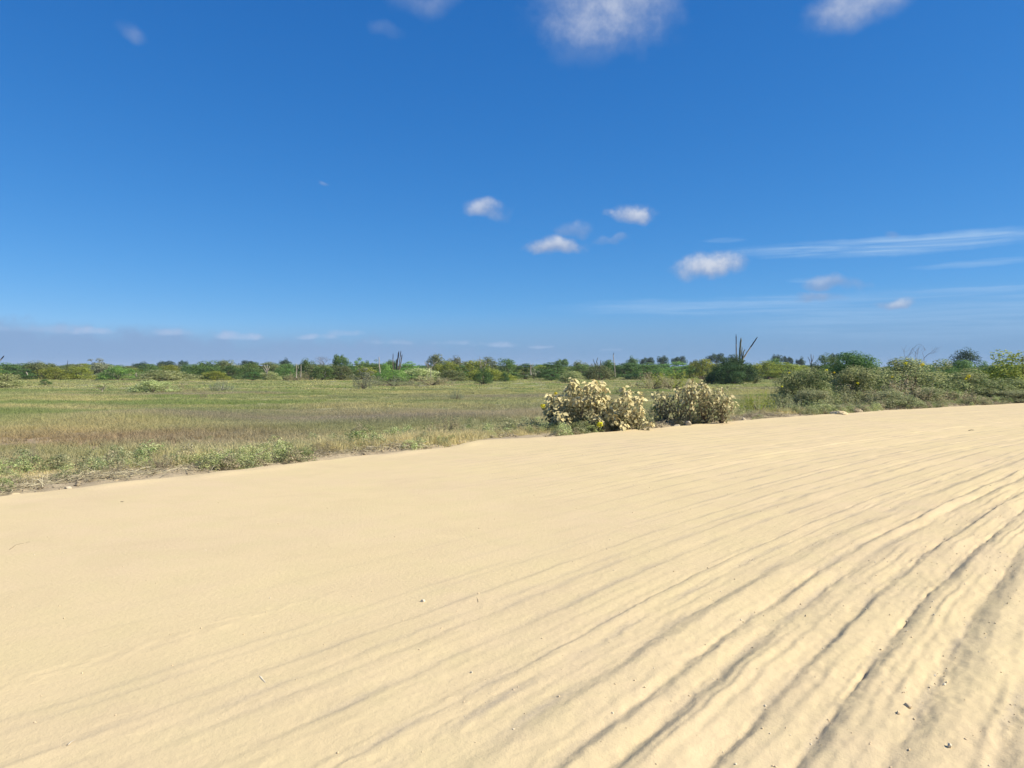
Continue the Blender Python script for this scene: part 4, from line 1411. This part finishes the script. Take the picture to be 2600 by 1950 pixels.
C1 = crop([(700, 150, 11), (620, 250, 8), (740, 280, 12), (690, 330, 10), (1060, 180, 11), (960, 220, 10), (1000, 300, 10), (1130, 240, 9), (1240, 180, 8), (1250, 260, 8),
           (900, 370, 12), (800, 440, 12), (640, 480, 10), (620, 570, 12), (760, 540, 11), (880, 560, 12), (1010, 540, 11), (1050, 440, 11), (1200, 500, 11), (1200, 590, 10),
           (1340, 440, 10), (1370, 520, 9), (1690, 270, 7), (1680, 340, 10), (1700, 410, 6), (1960, 420, 10), (1940, 510, 11), (1830, 500, 9), (1700, 510, 9), (1560, 470, 7),
           (1500, 570, 9), (250, 420, 8), (330, 470, 8), (420, 440, 8), (520, 520, 8), (260, 520, 8), (230, 630, 10), (400, 610, 11), (520, 640, 8), (240, 730, 9), (440, 720, 11), (620, 720, 10), (600, 800, 8),
           (1090, 760, 9), (1150, 840, 9), (1330, 640, 12), (1260, 690, 10), (1430, 700, 10), (1400, 800, 9), (1640, 690, 10), (1560, 770, 9), (1780, 720, 8), (1900, 640, 9),
           (1960, 720, 8), (1420, 870, 8), (1680, 850, 9), (380, 840, 8), (560, 850, 7), (1350, 950, 8), (1200, 900, 7), (1600, 940, 9), (1850, 780, 8), (2000, 800, 8), (1900, 880, 8), (2100, 880, 7)],
          1360, 950, 7.37, 10)
MAT['caked2'] = leaf_mat('leaves dulled by dust', (0.19, 0.195, 0.075), (0.60, 0.52, 0.255), (0.63, 0.54, 0.28), 0.7, 0.22, 0.12, 1.0)
caked_bush('dusty_bush', 'large bush with big leaves caked in cream dust and three yellow flower heads', 20.1, (1500, 1092), C1,
           [(1420, 1085), (1470, 1088), (1520, 1090), (1570, 1090), (1615, 1088)], 61, 21, 0.13, MAT['caked'], ((1379, 1031, 0.07), (1411, 999, 0.045), (1524, 1078, 0.085)))
C2 = crop([(470, 160, 7), (550, 180, 7), (650, 150, 7), (740, 190, 7), (640, 260, 8), (700, 330, 8), (790, 290, 7), (880, 60, 8), (960, 110, 8), (1050, 40, 9), (1130, 60, 9),
           (1220, 40, 9), (1330, 40, 9), (1390, 90, 8), (1100, 130, 9), (1180, 150, 8), (1240, 200, 8), (1310, 130, 8), (1500, 130, 7), (1530, 190, 7), (1360, 240, 8),
           (1430, 300, 7), (1610, 40, 6), (1660, 100, 7), (1640, 180, 8), (1740, 140, 7), (1800, 170, 6), (1760, 230, 8), (1850, 270, 8), (1910, 260, 7), (1600, 290, 8),
           (1690, 330, 8), (1780, 370, 9), (1900, 390, 8), (1870, 330, 8), (1080, 330, 7), (1000, 220, 7), (1500, 340, 7), (1000, -30, 8), (1100, -70, 9), (1200, -85, 9), (1300, -70, 8), (1370, -30, 8),
           (1250, 300, 7), (820, 180, 7), (560, 280, 6), (520, 350, 6)], 1600, 980, 7.37, 8)
caked_bush('dusty_bush', 'dull dusty bush with sparse drooping leaves, right of the cream caked one', 22.4, (1760, 1072), C2,
           [(1690, 1062), (1720, 1066), (1750, 1068), (1790, 1068), (1830, 1066)], 62, 15, 0.125, MAT['caked2'], (), 0.5)

# ================================================================= verge: weeds, litter, clods, stones


def rock_mesh(name, seed, sub=1, flat=0.7, jag=0.35):
    """an angular stone about one unit across, sitting on z=0"""
    r = np.random.default_rng(seed)
    t = (1 + 5 ** 0.5) / 2
    V = unit(np.array([(-1, t, 0), (1, t, 0), (-1, -t, 0), (1, -t, 0), (0, -1, t), (0, 1, t), (0, -1, -t), (0, 1, -t), (t, 0, -1), (t, 0, 1), (-t, 0, -1), (-t, 0, 1)], float))
    F = [(0, 11, 5), (0, 5, 1), (0, 1, 7), (0, 7, 10), (0, 10, 11), (1, 5, 9), (5, 11, 4), (11, 10, 2), (10, 7, 6), (7, 1, 8), (3, 9, 4), (3, 4, 2), (3, 2, 6), (3, 6, 8), (3, 8, 9),
         (4, 9, 5), (2, 4, 11), (6, 2, 10), (8, 6, 7), (9, 8, 1)]
    for _ in range(sub):
        Vl, cache, F2 = [tuple(v) for v in V], {}, []

        def mp(a, b):
            k = (min(a, b), max(a, b))
            if k not in cache:
                v = unit(np.array([(np.array(Vl[a]) + np.array(Vl[b])) / 2]))[0]
                Vl.append(tuple(v))
                cache[k] = len(Vl) - 1
            return cache[k]
        for a, b, c in F:
            ab, bc, ca = mp(a, b), mp(b, c), mp(c, a)
            F2 += [(a, ab, ca), (b, bc, ab), (c, ca, bc), (ab, bc, ca)]
        V, F = np.array(Vl), F2
    # flat facets: push points back to a few random planes
    for k in range(7):
        n = unit(r.normal(size=(1, 3)))[0]
        d = r.uniform(0.55, 0.9)
        over = np.maximum(V @ n - d, 0)
        V = V - over[:, None] * n
    V = V * (1 + jag * 0.25 * r.normal(size=(len(V), 1))) * np.array([0.5 * r.uniform(0.85, 1.2), 0.5 * r.uniform(0.7, 1.0), 0.5 * flat])
    V[:, 2] += 0.5 * flat * 0.55
    return mk_mesh(name, V, np.array(F), False, np.zeros(len(V)))


PEB = []
for k in range(4):
    m_ = rock_mesh('pebble', 700 + k, 0, 0.75, 0.6)
    m_.materials.append(MAT['pebble' if k == 1 else 'clod'])
    PEB.append(m_)
CLOD = []
for k in range(4):
    m_ = rock_mesh('clod', 720 + k, 1, 0.7, 0.6)
    m_.materials.append(MAT['soil'])
    CLOD.append(m_)

# loose grit and pebbles on the sand, gathered along the ruts
rp = np.random.default_rng(31)
n_ = 200000
ps, pt = rp.uniform(-7, 13, n_), rp.uniform(2.5, 13, n_)
ph, pg = road_h(ps, pt)
A_ = np.interp(pt, [0, 5, 8, 9, 10, 14], [0.02, 0.05, 0.14, 0.35, 0.6, 0.6])
kp = rp.uniform(size=n_) < (0.012 + A_ * (0.10 + 1.5 * pg ** 1.5) * np.clip(0.6 + 1.6 * pn(ps / 0.5, pt / 0.12, 84), 0.1, 1.6)) * np.clip(1.2 - 0.04 * np.abs(ps), 0.3, 1)
ps, pt, ph = ps[kp], pt[kp], ph[kp]
px_, py_ = st_xy(ps, pt - wobble(ps) * np.exp(-pt / 0.8))
sz = 0.0035 + 0.013 * rp.uniform(size=len(ps)) ** 5
scatter('road_grit', PEB, np.stack([px_, py_, ph - sz * 0.1], -1), np.stack([rp.normal(0, 0.4, len(ps)), rp.normal(0, 0.4, len(ps)), rp.uniform(0, 6.28, len(ps))], -1),
        np.stack([sz * rp.uniform(0.7, 1.4, len(ps)), sz, sz], -1), rp.integers(0, 4, len(ps)), None, 'loose grit and pebbles lying in the ruts')

# clods of earth along the verge
n_ = 5200
cs, ct = rp.uniform(-12, 62, n_), -0.12 - np.abs(rp.normal(0, 0.55, n_))
kp = rp.uniform(size=n_) < np.clip(0.45 + 1.2 * pn(cs / 2.2, ct / 0.8, 81), 0.05, 1)
cs, ct = cs[kp], ct[kp]
vx_, vy_ = st_xy(cs, ct - wobble(cs) * 0.8)
sz = 0.02 + 0.075 * rp.uniform(size=len(cs)) ** 2.5
scatter('verge_clods', CLOD, np.stack([vx_, vy_, verge_z(cs, ct) - sz * 0.12], -1), rp.normal(0, 1, (len(cs), 3)) * np.array([0.3, 0.3, 3]),
        np.stack([sz * rp.uniform(0.8, 1.5, len(cs)), sz, sz], -1), rp.integers(0, 4, len(cs)), None, 'crumbled clods of earth along the road edge')


def litter_mesh(seed, n=26):
    """a flat mat of dead stalks"""
    r = np.random.default_rng(seed)
    mb = MB()
    for k in range(n):
        a, L = r.uniform(0, 2 * PI), r.uniform(0.08, 0.30)
        p = Vector((r.normal() * 0.13, r.normal() * 0.13, r.uniform(0.0, 0.05)))
        d = Vector((math.cos(a), math.sin(a), r.normal() * 0.22))
        q = p + d * L * 0.5 + Vector(r.normal(size=3)) * 0.02
        mb.add(*tube([p, q, p + d * L], [0.004, 0.0035, 0.002], 3), tint=r.uniform())
    return mb.mesh('stalks')


MAT['stalk'] = leaf_mat('dead stalks', (0.28, 0.235, 0.145), (0.56, 0.48, 0.31), None, 0, 0.05, 0.2, 1.0)
LIT = []
for k in range(5):
    m_ = litter_mesh(740 + k)
    m_.materials.append(MAT['stalk'])
    LIT.append(m_)
n_ = 2600
cs, ct = rp.uniform(-12, 62, n_), -0.25 - np.abs(rp.normal(0, 0.7, n_))
kp = rp.uniform(size=n_) < np.clip(0.25 + 0.5 * np.exp(-((cs - 1) / 4.5) ** 2) + 1.3 * pn(cs / 3.0, ct / 1.0, 82), 0.03, 1)
cs, ct = cs[kp], ct[kp]
vx_, vy_ = st_xy(cs, ct - wobble(cs) * 0.8)
sz = rp.uniform(0.6, 1.4, len(cs))
scatter('dead_stalks', LIT, np.stack([vx_, vy_, verge_z(cs, ct)], -1), np.stack([0 * cs, 0 * cs, rp.uniform(0, 6.28, len(cs))], -1),
        np.stack([sz, sz, sz], -1), rp.integers(0, 5, len(cs)), None, 'matted dead stalks lying along the verge')

# low dusty ground cover along the road edge
WEEDS = []
for k in range(6):
    m_ = CROWN['weed'][k % 5][0].copy()
    m_.materials.clear()
    m_.materials.append(MAT[('dusty_grey', 'dusty_green', 'pale', 'dusty_grey', 'pale', 'dusty_brown')[k]])
    WEEDS.append(m_)
n_ = 7000
cs, ct = rp.uniform(-12, 70, n_), -0.05 - np.abs(rp.normal(0, 1.5, n_))
dens = np.clip(0.35 + 1.6 * pn(cs / 2.4, ct / 1.2, 83) - 0.55 * np.exp(-((cs - 1.5) / 4) ** 2) * (ct > -1.2) - 0.9 * np.exp(-((cs - SPILL_S) / 1.4) ** 2) * (ct > -1.1) + 0.8 * np.exp(-((cs - SPILL_S - 3.0) / 1.2) ** 2) * (ct > -1.2), 0.02, 1)
kp = rp.uniform(size=n_) < dens
cs, ct = cs[kp], ct[kp]
vx_, vy_ = st_xy(cs, ct - wobble(cs) * 0.8)
sz = rp.uniform(0.16, 0.42, len(cs))
scatter('verge_weeds', WEEDS, np.stack([vx_, vy_, np.maximum(verge_z(cs, ct), field_z(vx_, vy_)) - 0.01], -1), np.stack([0 * cs, 0 * cs, rp.uniform(0, 6.28, len(cs))], -1),
        np.stack([sz, sz, sz * rp.uniform(0.5, 0.95, len(cs))], -1), rp.integers(0, 6, len(cs)), None, 'low dusty weeds creeping along the road edge')

# single plants by the road that stand out
EDGEP = 'plants on the near road edge'
for nm, x, yt, yb, w, st2, lf, lab in (
        ('leafy_weed', 905, 1093, 1143, 62, 'weed', 'dusty_green', 'leafy green weed with big pale leaves by the road left of the grass tuft'),
        ('leafy_weed', 768, 1134, 1168, 50, 'weed', 'dusty_green', 'dark green low weed on the sand edge left of the leafy green one'),
        ('leafy_weed', 965, 1105, 1140, 60, 'weed', 'dusty_grey', 'dusty clump of weeds just right of the leafy green weed'),
        ('creeping_weed', 625, 1168, 1190, 70, 'weed', 'dusty_grey', 'creeping dusty weed where the left verge earth ends'),
        ('dead_brush', 410, 1150, 1198, 70, 'spiky', 'dusty_brown', 'brown dead brush on the left verge'),
        ('dead_brush', 300, 1172, 1208, 60, 'spiky', 'dusty_brown', 'dead brush left of the brown one on the verge'),
        ('pale_weed', 385, 1120, 1170, 90, 'weed', 'pale', 'pale green leafy patch behind the brown dead brush at left'),
        ('pale_weed', 85, 1105, 1185, 20, 'spiky', 'dusty_brown', 'thin dry stalk standing tall at the far left verge'),
        ('low_weed', 1290, 1062, 1100, 70, 'weed', 'dusty_grey', 'dusty low weed left of the big caked bush'),
        ('low_weed', 1350, 1060, 1098, 70, 'weed', 'dusty_grey', 'grey green low weed touching the big caked bush'),
        ('low_weed', 1665, 1030, 1078, 60, 'weed', 'dusty_green', 'small leafy weed between the two caked bushes'),
        ('grass_tuft', 830, 1112, 1158, 66, 'spiky', 'dry', 'straw coloured grass tuft on the road edge between two leafy weeds'),
        ('grass_tuft', 1130, 1052, 1108, 90, 'spiky', 'dry', 'tall straw coloured grass tuft behind the sand spill'),
        ('low_tussock', 1158, 988, 1014, 36, 'spiky', 'grey', 'dark grey tussock alone in the grass left of the caked bushes')):
    D_ = ground_px(x, yb, -0.05).y
    S(nm, x - w / 2, x + w / 2, yt, D_, st2, lf, lab, 'plant', EDGEP)

# stones and heaps
STONES = 'stones along the road edge'


def stone(name, x, y, wpx, hpx, seed, label, cat='stone', mat='stone', group=None, sub=2, sink=0.15, D=None):
    p = ground_px(x, y, 0.0)
    z = base_z(p.x, p.y)
    m_ = rock_mesh(name, seed, sub, 1.0, 0.25)
    o = obj(name, m_, MAT[mat])
    w = wpx / FPX * p.y
    h = hpx / FPX * p.y
    o.scale = (w, w * 0.85, h * 1.15)
    o.location = (p.x, p.y, z - h * sink)
    o.rotation_euler = (0, 0, seed * 1.7)
    return tag(o, label, cat, group)


stone('sand_lump', 38, 1250, 36, 11, 1, 'wide flat sandy lump on the road edge at far left', 'stone', 'sand', STONES)
stone('stone', 172, 1234, 21, 12, 2, 'pale rounded stone on the left road edge', group=STONES)
stone('stone', 152, 1236, 9, 7, 3, 'small dark stone beside the pale rounded one at left', mat='soil', group=STONES)
stone('stone', 1718, 1080, 20, 13, 4, 'pale blocky stone under the second caked bush', group=STONES)
stone('stone', 1747, 1081, 19, 17, 5, 'pale pointed stone right of the blocky one', group=STONES)
stone('stone', 1889, 1064, 15, 10, 6, 'pale oval stone on bare soil right of the second caked bush', group=STONES)
stone('sand_heap', 2128, 1052, 54, 15, 7, 'pointed sand heap on the road edge under the mound', 'heap', 'sand', STONES, 3, 0.3)
stone('sand_heap', 2174, 1045, 44, 17, 8, 'rough earth heap right of the pointed one', 'heap', 'soil', STONES, 3, 0.25)
stone('stone', 2228, 1042, 14, 7, 9, 'small stone right of the two heaps', group=STONES)
stone('stone', 2482, 1030, 13, 9, 10, 'stone on the road edge below the brown brush', group=STONES)
stone('stone', 2500, 1029, 9, 6, 11, 'smaller stone touching the one below the brown brush', group=STONES)
PEBG = 'pebbles on the road'
stone('pebble', 2410, 1908, 14, 11, 12, 'white pebble with a sharp shadow near the bottom right corner', 'pebble', 'pebble', PEBG)
stone('pebble', 2397, 1744, 11, 9, 13, 'white pebble in the last deep rut at right', 'pebble', 'pebble', PEBG)
stone('pebble', 2374, 1720, 9, 6, 14, 'small pale pebble up and left of the one in the rut', 'pebble', 'pebble', PEBG)
stone('pebble', 1074, 1528, 13, 9, 15, 'pale flat stone alone on the smooth middle sand', 'pebble', 'pebble', PEBG)
stone('pebble', 1197, 1711, 8, 6, 16, 'tiny white pebble low in the middle of the road', 'pebble', 'pebble', PEBG)
stone('pebble', 1555, 1816, 8, 6, 17, 'tiny white pebble left of the first deep rut', 'pebble', 'pebble', PEBG)
stone('clod', 2306, 1800, 20, 12, 18, 'sandy clod with a dark edge between the two right ruts', 'clod', 'clod', PEBG)
stone('clod', 2281, 1820, 14, 9, 19, 'smaller sandy clod down and left of the dark edged one', 'clod', 'clod', PEBG)


def strip_thing(name, pts, wpx, label, cat, mat, thick=0.6):
    """twig or dry leaf lying on the sand, drawn through pixels"""
    P = [ground_px(x, y, 0.0) for x, y in pts]
    w = wpx / FPX * P[0].y
    for p in P:
        p.z = base_z(p.x, p.y) + w * 0.4 * thick
    o0 = P[0].copy()
    V, F = tube([p - o0 for p in P], [w * 0.5] * (len(P) - 1) + [w * 0.2], 6)
    zc = np.interp(np.repeat(np.arange(len(P)), 6), np.arange(len(P)), [p.z - o0.z for p in P])
    V[:, 2] = zc + (V[:, 2] - zc) * thick
    o = obj(name, MB().add(V, F).mesh(name, True), MAT[mat])
    o.location = o0
    return tag(o, label, cat)


strip_thing('twig', [(2460, 1094), (2466, 1092.5), (2473, 1093)], 2.6, 'dark bit of wood lying on the road at right', 'twig', 'blackcactus')
strip_thing('twig', [(1209, 1518), (1213, 1524), (1214, 1532)], 1.6, 'small bent black twig on the middle sand', 'twig', 'blackcactus')
strip_thing('twig', [(306, 1275), (310, 1274.5), (314, 1275)], 2.0, 'tiny dark chip on the sand at left', 'twig', 'blackcactus')
strip_thing('twig', [(24, 1396), (40, 1384), (76, 1376)], 1.2, 'thin curved straw line on the sand at far left', 'twig', 'bark')
strip_thing('dry_leaf', [(655, 1712), (664, 1724), (674, 1736)], 6.0, 'pale dry leaf on the smooth sand at lower left', 'leaf', 'pebble', 0.12)
strip_thing('dry_leaf', [(172, 1898), (180, 1890), (191, 1883)], 5.0, 'pale flake lying near the bottom left corner', 'leaf', 'pebble', 0.12)

# ================================================================= air: a thin haze between here and the far trees
hx0, hx1, hy0, hy1, hz0, hz1 = ax[0] - 30, ax[-1] + 30, ay[0] - 30, ay[-1] + 30, -2.2, 12.0
hv = np.array([(x, y, z) for z in (hz0, hz1) for y in (hy0, hy1) for x in (hx0, hx1)])
hf = np.array([(0, 2, 3, 1), (4, 5, 7, 6), (0, 1, 5, 4), (2, 6, 7, 3), (0, 4, 6, 2), (1, 3, 7, 5)])
hm = bpy.data.materials.new('thin haze')
hm.use_nodes = True
hm.node_tree.nodes.clear()
HN = NT(hm.node_tree)
ho = HN.n('ShaderNodeOutputMaterial')
pv = HN.n('ShaderNodeVolumePrincipled')
pv.inputs['Color'].default_value = (0.80, 0.88, 1.0, 1)
pv.inputs['Density'].default_value = 0.0002
pv.inputs['Anisotropy'].default_value = 0.0
hm.node_tree.links.new(pv.outputs[0], ho.inputs['Volume'])
tag(obj('haze', mk_mesh('haze', hv, hf), hm), kind='stuff')
